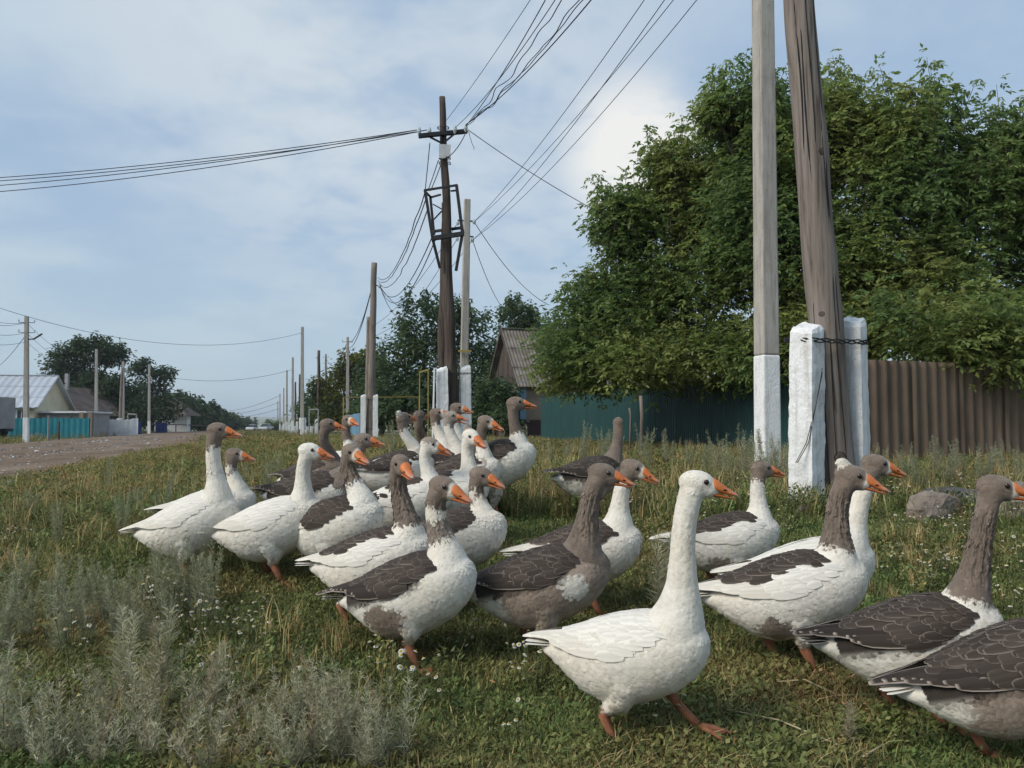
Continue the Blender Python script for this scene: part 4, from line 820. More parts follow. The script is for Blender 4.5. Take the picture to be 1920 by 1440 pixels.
# ================================================================== geese
def goose_material():
    m, nt, p = new_mat('plumage')
    a = N(nt, 'ShaderNodeAttribute', attribute_name='col'); nk = N(nt, 'ShaderNodeAttribute', attribute_name='furrow'); na = N(nt, 'ShaderNodeAttribute', attribute_name='around')
    tone = ramp(nt, noise_tex(nt, 22, 6, 0.65), [(0.3, (0.80, 0.77, 0.72)), (0.55, (1.0, 1.0, 1.0)), (0.75, (1.08, 1.08, 1.08))])
    mx = N(nt, 'ShaderNodeMix', data_type='RGBA', blend_type='MULTIPLY'); mx.inputs[0].default_value = 0.75
    nt.links.new(a.outputs['Color'], mx.inputs[6]); nt.links.new(tone, mx.inputs[7])
    nt.links.new(mx.outputs[2], p.inputs['Base Color']); p.inputs['Roughness'].default_value = 0.85; p.inputs['Specular IOR Level'].default_value = 0.15
    p.inputs['Sheen Weight'].default_value = 0.15; p.inputs['Sheen Roughness'].default_value = 0.6
    def mth(op, x, y=None):
        n = N(nt, 'ShaderNodeMath', operation=op)
        for i, v in enumerate((x, y)):
            if v is None: continue
            if isinstance(v, (int, float)): n.inputs[i].default_value = v
            else: nt.links.new(v, n.inputs[i])
        return n.outputs[0]
    wob = noise_tex(nt, 14, 3, 0.5)
    fur = mth('MULTIPLY', mth('SINE', mth('ADD', mth('MULTIPLY', na.outputs['Fac'], 24.0), mth('MULTIPLY', wob, 17.0))), mth('MULTIPLY', nk.outputs['Fac'], 0.5))
    scal = N(nt, 'ShaderNodeTexVoronoi', feature='SMOOTH_F1'); scal.inputs['Scale'].default_value = 62; scal.inputs['Smoothness'].default_value = 0.35
    t = N(nt, 'ShaderNodeTexCoord'); mp = N(nt, 'ShaderNodeMapping'); mp.inputs['Scale'].default_value = (0.9, 1, 0.8); nt.links.new(t.outputs['Object'], mp.inputs[0]); nt.links.new(mp.outputs[0], scal.inputs[0])
    h = mth('ADD', mth('ADD', fur, mth('MULTIPLY', scal.outputs['Distance'], -0.9)), mth('MULTIPLY', noise_tex(nt, 120, 4, 0.7, (0.6, 1, 1)), 0.8))
    bump(nt, p, h, 0.6, 0.005); return m
M['plumage'] = goose_material()
def feather_material():
    m, nt, p = new_mat('feather')
    a = N(nt, 'ShaderNodeAttribute', attribute_name='col'); nt.links.new(a.outputs['Color'], p.inputs['Base Color'])
    p.inputs['Roughness'].default_value = 0.75; p.inputs['Specular IOR Level'].default_value = 0.2
    bump(nt, p, noise_tex(nt, 70, 4, 0.7, (0.3, 1, 1)), 0.35, 0.003); return m
M['feather'] = feather_material()
def beak_material():
    m, nt, p = new_mat('beak_horn'); a = N(nt, 'ShaderNodeAttribute', attribute_name='col')
    mx = N(nt, 'ShaderNodeMix', data_type='RGBA', blend_type='MULTIPLY'); mx.inputs[0].default_value = 0.8
    nt.links.new(a.outputs['Color'], mx.inputs[6]); nt.links.new(ramp(nt, noise_tex(nt, 45, 5, 0.6), [(0.3, (0.72, 0.66, 0.62)), (0.6, (1.05, 1.05, 1.05))]), mx.inputs[7])
    nt.links.new(mx.outputs[2], p.inputs['Base Color']); p.inputs['Roughness'].default_value = 0.48; p.inputs['Specular IOR Level'].default_value = 0.35
    bump(nt, p, noise_tex(nt, 90, 3, 0.6), 0.2, 0.002); return m
M['beak'] = beak_material()
M['legskin'] = surf('leg_skin', (0.19, 0.075, 0.038), (0.34, 0.14, 0.075), 45, 0.7, bstr=0.7, bdist=0.003)
M['eye'] = surf('eye', (0.012, 0.008, 0.006), (0.02, 0.012, 0.009), 9, 0.08, bstr=0, spec=0.6)
WHITE = np.array((0.725, 0.685, 0.605)); CREAM = np.array((0.66, 0.585, 0.46)); GREY = np.array((0.185, 0.143, 0.112)); DARKF = np.array((0.036, 0.027, 0.022)); EDGE = np.array((0.30, 0.25, 0.21)); DIRT_SHADE = np.array((0.36, 0.285, 0.205))

# trunk in its own frame: x forward, z up; sections x, centre z, half width, half height up, half height down
SEC = np.array([(0.272, .012, .004, .004, .004), (.262, .010, .038, .036, .040), (.24, .006, .068, .064, .072), (.20, .002, .099, .092, .104), (.14, 0, .126, .116, .134), (.06, 0, .142, .128, .156),
                (-.03, 0, .145, .128, .168), (-.11, 0, .132, .116, .160), (-.18, .006, .106, .092, .130), (-.235, .020, .076, .062, .090), (-.28, .036, .052, .036, .052), (-.32, .048, .040, .020, .022), (-.345, .054, .006, .005, .005)])[::-1]
WSEC = np.array([(-.44, .078, .030, .022), (-.38, .070, .042, .036), (-.30, .052, .064, .056), (-.235, .030, .090, .080), (-.18, .012, .116, .104), (-.11, .004, .139, .124), (-.03, 0, .152, .136), (.06, 0, .149, .135), (.14, 0, .133, .122), (.20, .002, .106, .098), (.24, .006, .076, .070)])
WSEC[:, 2:] -= .003
def wing_pt(x, phi, off, sg):
    zc, hw, hu = (np.interp(x, WSEC[:, 0], WSEC[:, k]) for k in (1, 2, 3))
    hd = hu * 1.15; c = math.cos(phi); s = math.sin(phi)
    return np.array((x, sg * (hw + off) * s, zc + ((hu if c > 0 else hd) + off) * c))
def feather(out, fs, cs, r, t, w0, offs, colr, edge, sg, tipr=0.5):
    """r,t: (x,phi) of root and tip on the wing surface; w0 half width in metres"""
    lt = colr[0] > .4; offs = (offs[0], offs[1] * (.32 if lt else 1.0)); n = len(out); rows = (0.0, 0.35, 0.62, 0.84, 0.95, 1.0); bw = .66 if w0 < .0195 and abs(t[0] - r[0]) > .15 else .70; across = (-1, -bw, 0, bw, 1)
    for j, u in enumerate(rows):
        wid = w0 * (0.75 + 0.25 * min(1, u / .35)) * (1.0 if u < .6 else math.sqrt(max(0.02, 1 - ((u - .6) / .42) ** 2)))
        for a in across:
            x = r[0] + (t[0] - r[0]) * u; ph = r[1] + (t[1] - r[1]) * u
            zc, hw, hu = (np.interp(x, WSEC[:, 0], WSEC[:, k]) for k in (1, 2, 3)); rad = max(.03, .5 * (hw + hu))
            p = wing_pt(x, ph + a * wid / rad, offs[0] + (offs[1] - offs[0]) * u + ((0.0012 if lt else 0.0025) * (1 - a * a)) , sg); out.append(p)
            e = abs(a) > .9 or u > .97
            cs.append(edge if e and u > .25 else colr * (0.82 if abs(a) < .1 else 1.0))
    A = len(across)
    for j in range(len(rows) - 1):
        for k in range(A - 1): fs.append((n + j * A + k, n + j * A + k + 1, n + (j + 1) * A + k + 1, n + (j + 1) * A + k))
def make_wing(sg, wing, rng):
    out, fs, cs = [], [], []; D = PI / 180
    def colour(kind, k, x):
        """kind: flight, covert, scapular; k 0 low .. 1 at the back"""
        dark = wing == 'dark'
        if wing == 'patch': dark = kind == 'scapular' and x > -.16 or kind == 'covert' and k > .55 - .25 * (x > .1)
        if wing == 'small': dark = kind == 'scapular' and -.05 < x < .12
        if wing == 'covert': dark = kind != 'flight'
        if wing == 'mixed': dark = rng.uniform() < .55
        if wing == 'stripe': dark = kind == 'flight' and k > .45 or kind == 'scapular' and x > .02
        if dark:
            b = DARKF * rng.uniform(.75, 1.3) if kind == 'flight' else (DARKF * .95 + GREY * .12) * rng.uniform(.75, 1.2)
            return b, EDGE * (rng.uniform(.8, 1.5) if kind == 'flight' else rng.uniform(.36, .75))
        b = (WHITE * (1 - .28) + CREAM * .28) * rng.uniform(.92, 1.02) if kind == 'flight' else WHITE * rng.uniform(.95, 1.03); return b, b * (.84 if kind == 'flight' else .96)
    j = lambda s: rng.normal() * s
    for i in range(13):                              # flight feathers
        k = i / 12; c, e = colour('flight', k, 0)
        feather(out, fs, cs, (.03 - .15 * k + j(.004), (80 - 46 * k) * D), (-.195 - .21 * k + j(.010), (66 - 48 * k + j(2)) * D), .019, (-.001 + .002 * k, .006 + .006 * k), c, e, sg)
    for row, (x0, dx, ln, n) in enumerate(((.030, -.10, .100, 12), (.065, -.095, .080, 12), (.098, -.085, .066, 12), (.128, -.08, .056, 11), (.155, -.07, .050, 10), (.180, -.065, .046, 9))):
        for i in range(n):
            k = i / (n - 1); x = x0 + dx * k; c, e = colour('covert', k, x); lo = 82 - 5 * row
            feather(out, fs, cs, (x + j(.005), (lo - 54 * k + j(1.5)) * D), (x - ln * rng.uniform(.85, 1.2), (lo - 3 - 54 * k + j(2.5)) * D), .0185 - .0012 * row, (-.002, .0048 + .0005 * row), c, e, sg)
    for rw in range(3):                               # scapulars along the back
        for i in range(10):
            x = .135 - i * .030 + j(.005); c, e = colour('scapular', 1, x); ph = 9 + rw * 11
            feather(out, fs, cs, (x, (ph + 4 + j(1.5)) * D), (x - .10 * rng.uniform(.85, 1.2), (ph - 1 + j(2.5)) * D), .020, (.000, .0075 + .001 * rw), c, e, sg)
    return np.array(out), fs, np.array(cs)
def loft(rings):
    n = len(rings[0]); V = [p for r in rings for p in r]; fs = []
    for i in range(len(rings) - 1):
        for k in range(n): fs.append((i * n + k, i * n + (k + 1) % n, (i + 1) * n + (k + 1) % n, (i + 1) * n + k))
    fs.append(tuple(range(n - 1, -1, -1))); fs.append(tuple((len(rings) - 1) * n + k for k in range(n))); return V, fs
def ellipsoid(c, ax, Rm, n=14, m=9):
    rings = []
    for i in range(m):
        th = PI * (i + .5) / m - PI / 2
        rings.append([Vector(c) + Rm @ Vector((math.sin(th) * ax[0], math.cos(th) * math.cos(2 * PI * k / n) * ax[1], math.cos(th) * math.sin(2 * PI * k / n) * ax[2])) for k in range(n)])
    return loft(rings)
def rot_yp(yaw, pitch, roll=0.0): return Matrix.Rotation(yaw, 3, 'Z') @ Matrix.Rotation(-pitch, 3, 'Y') @ Matrix.Rotation(roll, 3, 'X')
def sm(a, b, x): t = np.clip((x - a) / (b - a), 0, 1); return t * t * (3 - 2 * t)
REMESH_TMP = []
def goose(label, d, C, H, yaw, pitch=14, s=1.0, hyaw=None, hpitch=-8, pat=None, legs=((0.05, 0.0), (-0.05, 0.0)), vox=0.0072, arch=0.0, seed=0, thick=1.0, hd=None, clr=.125):
    pat = pat or {}; rng = np.random.default_rng(seed + 100); yaw = R(yaw); pitch = R(pitch); hyaw = yaw if hyaw is None else R(hyaw); hp = R(hpitch)
    d0 = d; thick *= rng.uniform(.88, 1.02); arch += rng.uniform(-.06, .14)
    def clear(q): w = at(C[0], C[1], q); return w.z - .166 * s * q / d0 - tz(w.x, w.y) - clr * s
    cand = [d0 * (1 + k * .004) for k in range(-25, 26)]; d = min(cand, key=lambda q: abs(clear(q)) + .12 * abs(q / d0 - 1)); s = s * d / d0; print('GOOSE', C, d0, round(d, 2), round(clear(d), 3), label[:40])
    Cw = at(C[0], C[1], d); base = Vector((Cw.x, Cw.y, tz(Cw.x, Cw.y))); Rt = rot_yp(yaw, pitch); Rh = rot_yp(hyaw, hp)
    # head: on the sight line of H, in the bird's own middle plane unless hd (its distance) is given
    r = ray(*H); fw = Vector((math.cos(yaw), math.sin(yaw), 0)); nrm = Vector((-math.sin(yaw), math.cos(yaw), 0))
    if hd is None:
        den = nrm.dot(r); tt = nrm.dot(Cw - CAM) / den if abs(den) > .3 else Cw.y + fw.y * .2; tt = min(max(tt, d - .3), d + .3)
    else: tt = hd * d / d0
    Hc = CAM + r * tt
    L2W = lambda p: Cw + Rt @ (Vector(p) * s)
    V = []; Fc = []
    def add(vf):
        n = len(V); V.extend(Vector(v) - base for v in vf[0]); Fc.extend(tuple(i + n for i in f) for f in vf[1])
    n = 26; rings = []
    for x, zc, hw, hu, hdn in SEC:
        ring = []
        for k in range(n):
            a = 2 * PI * k / n; c, q = math.cos(a), math.sin(a); ring.append(L2W((x, hw * q, zc + (hu if c > 0 else hdn) * c)))
        rings.append(ring)
    add(loft(rings))
    # neck
    P0 = L2W((.150, 0, .035)); P3 = Hc + Rh @ (Vector((-.016, 0, -.020)) * s); ln = (P3 - P0).length
    P1 = P0 + (Rt @ Vector((.62, 0, .78))) * ln * .34; P2 = P3 + (Rh @ Vector((-.18 - arch, 0, -1)).normalized()) * ln * .40
    NU = 30; us = np.linspace(0, 1, NU); NP = [P0 * (1 - u) ** 3 + P1 * (3 * u * (1 - u) ** 2) + P2 * (3 * u * u * (1 - u)) + P3 * u ** 3 for u in us]
    NR = np.interp(us, [0, .12, .25, .4, .6, .8, 1], [.108, .092, .070, .051, .0405, .038, .0405]) * s * thick
    mb = MB(); mb.tube(NP, list(NR), 16); add((mb.v, mb.f))
    hx = lambda p: Hc + Rh @ (Vector(p) * s)
    add(ellipsoid(hx((-.004, 0, .004)), Vector((.060, .0405, .0435)) * s, Rh)); add(ellipsoid(hx((.028, 0, -.007)), Vector((.045, .033, .036)) * s, Rh))
    add(ellipsoid(hx((-.014, 0, -.022)), Vector((.044, .038, .036)) * s, Rh))
    if pat.get('crest'): add(ellipsoid(hx((-.042, 0, .043)), Vector((.024, .020, .020)) * s, Rh))
    # thighs
    knees = []
    for sg, (fx, lift) in zip((-1, 1), legs):
        hip = L2W((-.015, sg * .070, -.085)); foot = L2W((0, sg * .070, 0)) + fw * fx * s; foot.z = tz(foot.x, foot.y) + lift + .012
        hock = foot + Vector((0, 0, .088 * s)) - fw * (.042 * s) + (fw * (-.055) + Vector((0, 0, .018))) * (1 if lift > .02 else 0)
        hock.z = min(hock.z, hip.z - .035)
        mb = MB(); mid = hip.lerp(hock, .5) + fw * .018; mb.tube([hip + Vector((0, 0, .04)), hip, mid, hip.lerp(hock, .92)], [.060 * s, .062 * s, .040 * s, .016 * s], 12); add((mb.v, mb.f)); knees.append((hip, hock, foot, lift, sg))
    me = bpy.data.meshes.new('tmp'); me.from_pydata([tuple(v) for v in V], [], Fc); me.update(); to = bpy.data.objects.new('tmp', me); col.objects.link(to)
    rm = to.modifiers.new('r', 'REMESH'); rm.mode = 'VOXEL'; rm.voxel_size = vox; sm_ = to.modifiers.new('s', 'SMOOTH'); sm_.factor = .5; sm_.iterations = 9
    dg = bpy.context.evaluated_depsgraph_get(); nm = bpy.data.meshes.new_from_object(to.evaluated_get(dg)); bpy.data.objects.remove(to); bpy.data.meshes.remove(me)
    nm.name = 'body'; nv = len(nm.vertices); P = np.empty(nv * 3, np.float32); nm.vertices.foreach_get('co', P); P = P.reshape(-1, 3).astype(float)
    W = P + np.array(base); loc = ((W - np.array(Cw)) @ np.array(Rt)) / s          # trunk frame
    hl = ((W - np.array(Hc)) @ np.array(Rh)) / s                                    # head frame
    npn = np.array(NP); dist = np.linalg.norm(W[:, None, :] - npn[None], axis=2); bi = dist.argmin(1); u = us[bi]; nd = dist[np.arange(nv), bi]
    isn = (nd < np.interp(u, us, NR) * 1.45) & (u > .10)
    ish = (np.linalg.norm(hl, axis=1) < .085) & ((u > .9) | (hl[:, 0] > 0))
    uu = np.where(isn, u, -0.05 + (loc[:, 0] - .2) * .4); uu = np.where(ish, 1.0 + np.clip(hl[:, 0] * .8, -.08, .1) + np.clip((hl[:, 2] + .035) * .7, -.05, .06), uu)
    n1 = np.array([noise.noise((p[0] * 16 + seed, p[1] * 16, p[2] * 16)) for p in P]); n2 = np.array([noise.noise((p[0] * 42, p[1] * 42 + seed, p[2] * 42)) for p in P]); n3 = np.array([noise.noise((p[0] * 6, p[1] * 6, p[2] * 6 + seed)) for p in P])
    wobu = uu + .055 * n1 + .035 * n2
    g = np.zeros(nv)
    for (a, b, amt) in pat.get('bands', ()): g = np.maximum(g, amt * sm(a - .018, a + .018, wobu) * (1 - sm(b - .018, b + .018, wobu)))
    if pat.get('body') == 'grey': g = np.where(~isn & ~ish, np.maximum(g, sm(-.2, -.13, loc[:, 0] + .02 * n1)), g)
    for (cx_, cy_, cz_, rr, val) in pat.get('patches', ()):
        q = np.sqrt((loc[:, 0] - cx_) ** 2 + ((np.abs(loc[:, 1]) - cy_) * .8) ** 2 + (loc[:, 2] - cz_) ** 2) + .022 * n1 + .014 * n2; k = 1 - sm(rr * .86, rr * 1.06, q); g = g * (1 - k) + val * k
    if pat.get('blaze'):
        k = (1 - sm(.0, .012, np.abs(hl[:, 0] - .052) - pat['blaze'] + .006 * n2)) * ish * sm(-.05, -.02, hl[:, 2] + .01 * n1); g = g * (1 - k)
    if pat.get('crest'): q = np.sqrt((hl[:, 0] + .042) ** 2 + hl[:, 1] ** 2 + (hl[:, 2] - .045) ** 2) + .004 * n2; k = 1 - sm(.024, .030, q); g = g * (1 - k) + (.85 if pat['crest'] == 'dark' else .12) * k
    if pat.get('cap'): k = sm(.012, .022, hl[:, 2] + .010 * n1 - .02 * (hl[:, 0] > .03)) * ish; g = np.maximum(g, k * .85)
    if pat.get('speck'): g = np.maximum(g, pat['speck'] * sm(.18, .34, n1 * .6 + n2 * .5) * (loc[:, 0] > .02))
    base_w = WHITE[None] * (1 - .45 * np.clip(.5 + n3, 0, 1))[:, None] + CREAM[None] * (.45 * np.clip(.5 + n3, 0, 1))[:, None]
    base_w = base_w * (1 + .05 * n2)[:, None]
    dirt = sm(-.09, -.17, loc[:, 2] + .03 * n1) * (~isn) * (~ish) * sm(-.18, -.08, loc[:, 0]) * .45; base_w = base_w * (1 - dirt)[:, None] + DIRT_SHADE[None] * dirt[:, None]  # white belly browner underneath: dirt, with soft shade painted into the colour
    gr = GREY[None] * (1 + .28 * n2 + .20 * n1)[:, None] * np.where(isn & (uu < .85), .88, 1.0)[:, None]; belly = sm(-.05, -.15, loc[:, 2]) * (~isn) * .55
    gr = gr * (1 + belly)[:, None]
    if pat.get('body') == 'grey': gr = gr * (1 + (.45 + .3 * sm(.05, .2, loc[:, 0])) * (~isn) * (~ish))[:, None]
    cc = base_w * (1 - g)[:, None] + gr * g[:, None]
    wing = pat.get('wing', 'white')
    if wing in ('dark',):
        und = (loc[:, 2] > -.02) & (loc[:, 0] < .12) & (loc[:, 0] > -.27) & (~isn) & (~ish) & (np.abs(loc[:, 1]) < .2); k = und * sm(.13, .09, loc[:, 0]) * sm(-.01, .03, loc[:, 2]); cc = cc * (1 - k)[:, None] + DARKF[None] * k[:, None]
    nm.materials.clear(); nm.materials.append(M['plumage']); nm.polygons.foreach_set('use_smooth', np.ones(len(nm.polygons), bool))
    at_ = nm.color_attributes.new('col', 'FLOAT_COLOR', 'POINT'); c4 = np.ones((nv, 4), np.float32); c4[:, :3] = np.clip(cc, 0.01, .85); at_.data.foreach_set('color', c4.ravel())
    # furrows of the neck plumage
    tn = np.gradient(npn, axis=0)[bi]; tn_all = tn / (np.linalg.norm(tn, axis=1, keepdims=True) + 1e-9); tn /= np.linalg.norm(tn, axis=1, keepdims=True); rel = W - npn[bi]; sd_ = np.array((-math.sin(yaw), math.cos(yaw), 0.0)); fdir = np.cross(tn, sd_[None])
    ang = np.arctan2(rel @ sd_, (rel * fdir).sum(1)); a2 = nm.attributes.new('around', 'FLOAT', 'POINT'); a2.data.foreach_set('value', ang.astype(np.float32))
    a3 = nm.attributes.new('furrow', 'FLOAT', 'POINT'); a3.data.foreach_set('value', (isn * sm(.22, .4, u) * (1 - sm(.80, .93, u)) * (.0 + .8 * g)).astype(np.float32))
    fur_ = isn * sm(.22, .4, u) * (1 - sm(.82, .95, u)) * (.15 + .85 * g)
    if vox < .0075:
        rd = rel / (np.linalg.norm(rel, axis=1, keepdims=True) + 1e-9); P = P + rd * (fur_ * .0034 * np.sin(ang * 11 + 3.0 * n1 + 2.2 * n2))[:, None]; nm.vertices.foreach_set('co', P.astype(np.float32).ravel()); nm.update()
    cc = cc * (1 - .22 * fur_ * (np.sin(ang * 11 + 3.0 * n1 + 2.2 * n2) < -.2))[:, None]  # groove shade of the neck furrows painted over the feathers' own tone
    o = empty('goose', base, label, 'goose', 'flock of domestic geese'); bo = put('body', nm, o)
    # contour feathers laid over the skin, roots forward, tips lifted a little
    npoly = len(nm.polygons); pc = np.empty(npoly * 3, np.float32); pn = np.empty(npoly * 3, np.float32); pa = np.empty(npoly, np.float32); ls = np.empty(npoly, np.int32); lv = np.empty(len(nm.loops), np.int32)
    nm.polygons.foreach_get('center', pc); nm.polygons.foreach_get('normal', pn); nm.polygons.foreach_get('area', pa); nm.polygons.foreach_get('loop_start', ls); nm.loops.foreach_get('vertex_index', lv)
    pc = pc.reshape(-1, 3).astype(float); pn = pn.reshape(-1, 3).astype(float); v0 = lv[ls]
    nk_ = isn[v0]; hd_ = ish[v0]; lo_ = loc[v0]; h_ = hl[v0]; phi = np.degrees(np.arctan2(np.abs(lo_[:, 1]), lo_[:, 2]))
    wingzone = (~nk_) & (~hd_) & (phi < 76) & (lo_[:, 0] < .13) & (lo_[:, 0] > -.36)
    leg_ = (~nk_) & (~hd_) & (lo_[:, 2] < -.172); wgt = pa * np.where(nk_, 3.4, 1.0) * np.where(hd_, 5.0, 1.0) * np.where(hd_ & (h_[:, 0] > .012), 0, 1.0); wgt[wingzone] = 0; wgt[leg_] *= 2.0; wgt = wgt / wgt.sum()
    nf = int(7600 * min(1.0, (2.8 / d) ** 1.3)); pick = rng.choice(npoly, nf, p=wgt)
    fl = np.where(hd_[pick], .013, np.where(nk_[pick], .018, .026 - .007 * sm(.05, .24, lo_[pick, 0]))) * s * rng.uniform(.75, 1.2, nf) * (1 if d < 3.6 else 1.25)
    back = np.where(nk_[pick][:, None], -tn_all[v0[pick]], np.where(hd_[pick][:, None], (np.array(Rh) @ np.array((-1, 0, -.35)))[None], (np.array(Rt) @ np.array((-1, 0, -.12)))[None])) + rng.normal(size=(nf, 3)) * .16
    N_ = pn[pick]; back = back - N_ * (back * N_).sum(1, keepdims=True); back /= np.linalg.norm(back, axis=1, keepdims=True) + 1e-9; sdv = np.cross(N_, back); q0 = pc[pick] - N_ * .0015; lift = (fl * .075)[:, None]; f1 = fl[:, None]; wd_ = f1 * np.where(nk_[pick], .20, .33)[:, None]
    FV = np.stack([q0, q0 + back * f1 * .45 + sdv * wd_ + N_ * lift * .35, q0 + back * f1 * .85 + sdv * wd_ * .75 + N_ * lift * .8, q0 + back * f1 + N_ * lift, q0 + back * f1 * .85 - sdv * wd_ * .75 + N_ * lift * .8, q0 + back * f1 * .45 - sdv * wd_ + N_ * lift * .35, q0 + back * f1 * .55 + N_ * (lift * .55 + .0012)], 1).reshape(-1, 3)
    bi_ = np.arange(nf)[:, None] * 7; FT = np.concatenate([bi_ + np.array(t_) for t_ in ((0, 1, 6), (1, 2, 6), (2, 3, 6), (3, 4, 6), (4, 5, 6), (5, 0, 6))]); fc = cc[v0[pick]] * rng.uniform(.9, 1.08, (nf, 1)); gk_ = g[v0[pick]][:, None]
    FCc = np.stack([fc, fc, fc * (.97 + .16 * gk_), fc * (.96 + .22 * gk_), fc * (.97 + .16 * gk_), fc, fc * (1 - .1 * gk_)], 1).reshape(-1, 3)
    tag(put('contour_feathers', fast_mesh('contour_feathers', FV, FT, M['feather'], np.clip(FCc, .01, .85), True), bo), kind='stuff')
    # wings
    for sg in (-1, 1):
        wv, wf, wc = make_wing(sg, wing, rng); wv = (wv * s) @ np.array(Rt).T + np.array(Cw - base)
        put('wing', fast_mesh('wing', wv, wf, M['feather'], np.clip(wc, .01, .85), True), o)
    # tail
    tv, tf, tcol = [], [], []
    for i in range(9):
        a = R(-30 + 7.5 * i); k = len(tv); dk = pat.get('tail') == 'dark'; cbase = (DARKF * 1.3 if dk else WHITE * rng.uniform(.9, 1)); ed = WHITE * .95
        lean = .016 * (1 - abs(i - 4) / 4)
        for jx, uq in enumerate((0, .35, .7, .9, 1)):
            wd = .019 * (1 if uq < .75 else (.8 if uq < .95 else .3))
            for aa in (-1, -.7, .7, 1):
                q = Vector((-.25 - .135 * uq * math.cos(a), .135 * uq * math.sin(a) + aa * wd * math.cos(a), .048 + lean + .035 * uq + .004 * (i % 2)))
                tv.append(np.array(L2W(q) - base)); tcol.append(ed if (abs(aa) > .9 or uq > .95 or uq < .2) else cbase)
        for jx in range(4):
            for kk in range(3): tf.append((k + jx * 4 + kk, k + jx * 4 + kk + 1, k + (jx + 1) * 4 + kk + 1, k + (jx + 1) * 4 + kk))
    put('tail', fast_mesh('tail', np.array(tv), tf, M['feather'], np.array(tcol), True), o)
    # beak
    def bk(name, sect, colf):
        rings = []; n_ = 14; cols_ = []
        for (x, zc, w, hu, hdn) in sect:
            ring = []
            for k in range(n_):
                a = 2 * PI * k / n_; c, q = math.cos(a), math.sin(a); ring.append(hx((x, w * q, zc + (hu if c > 0 else hdn) * c)) - base); cols_.append(colf(x, c))
            rings.append(ring)
        v, f = loft(rings); me_ = bpy.data.meshes.new(name); me_.from_pydata([tuple(x) for x in v], [], f); me_.update(); me_.polygons.foreach_set('use_smooth', [True] * len(f))
        ca_ = me_.color_attributes.new('col', 'FLOAT_COLOR', 'POINT'); c4_ = np.ones((len(v), 4), np.float32); c4_[:, :3] = cols_; ca_.data.foreach_set('color', c4_.ravel()); me_.materials.append(M['beak']); return put(name, me_, o)
    OR = np.array((0.56, 0.165, 0.045)) * pat.get('orange', 1.0); PK = np.array((0.62, 0.28, 0.19))
    cf = lambda x, c: OR * (1 - max(0, (x - .092) / .036)) + PK * max(0, (x - .092) / .036) if x < .127 else np.array((.66, .50, .42))
    up = bk('upper_beak', ((.038, -.001, .027, .029, .014), (.052, -.002, .0275, .0285, .013), (.068, -.006, .0245, .0240, .011), (.085, -.010, .021, .0180, .009), (.102, -.0135, .0185, .0125, .007), (.115, -.016, .016, .0090, .006), (.124, -.0175, .012, .0068, .0055), (.1285, -.0185, .0065, .0046, .005), (.1305, -.0195, .002, .002, .003)), cf)
    gap = .004 + pat.get('open', 0)
    bk('lower_beak', ((.034, -.022, .023, .006, .011), (.056, -.0235 - gap * .3, .0215, .005, .009), (.082, -.0235 - gap * .6, .0175, .0035, .0065), (.105, -.024 - gap, .014, .003, .005), (.119, -.024 - gap, .009, .002, .004), (.124, -.024 - gap, .003, .001, .002)), lambda x, c: cf(x, c) * .8)
    for sg in (-1, 1):
        v, f = ellipsoid(hx((.083, sg * .0205, -.005)), Vector((.008, .003, .0032)) * s, Rh, 8, 5); mesh_obj('nostril', [x - base for x in v], f, M['eye'], up, True)
        v, f = ellipsoid(hx((.020, sg * .0365, .0125)), Vector((.0088, .0048, .0088)) * s, Rh, 12, 8); mesh_obj('eye', [x - base for x in v], f, M['eye'], o, True)
    # legs
    for hip, hock, foot, lift, sg in knees:
        mb = MB(); st = hip.lerp(hock, .62); mb.tube([st, hip.lerp(hock, .9), hock, hock.lerp(foot, .5), foot + Vector((0, 0, .012))], [.019 * s, .0175 * s, .0195 * s, .0142 * s, .0145 * s], 9)
        fd = Matrix.Rotation(sg * R(8), 3, 'Z') @ fw; sl = -.0 if lift < .02 else .25; tips = []
        for a in (-27, 0, 27):
            dv = Matrix.Rotation(R(a), 3, 'Z') @ fd; tip = foot + dv * (.108 * s if a == 0 else .095 * s); tip.z = (tz(tip.x, tip.y) + .008) if lift < .02 else foot.z + (.088 * s) * sl * (1 if a == 0 else .6) - .02
            tips.append(tip); mb.tube([foot + Vector((0, 0, .008)), foot.lerp(tip, .5) + Vector((0, 0, .008)), tip], [.0105 * s, .0085 * s, .005 * s], 6)
        for a, b in ((0, 1), (1, 2)):
            m1_ = tips[a].lerp(tips[b], .5).lerp(foot, .16); q = [foot, tips[a].lerp(foot, .06), m1_, tips[b].lerp(foot, .06)]
            mb.add([x + Vector((0, 0, .006)) for x in q] + [x + Vector((0, 0, .001)) for x in q], [(0, 1, 2, 3), (7, 6, 5, 4), (0, 4, 5, 1), (1, 5, 6, 2), (2, 6, 7, 3), (3, 7, 4, 0)])
        back = foot - fd * .02; mb.tube([foot + Vector((0, 0, .02)), back + Vector((0, 0, .012))], [.006, .003], 5); mb.build('leg', M['legskin'], o, True)
    return o
GH = (1.0 - .12, 2, 1)          # grey head only
S0 = ((0.03, 0.0), (-0.05, 0.0))
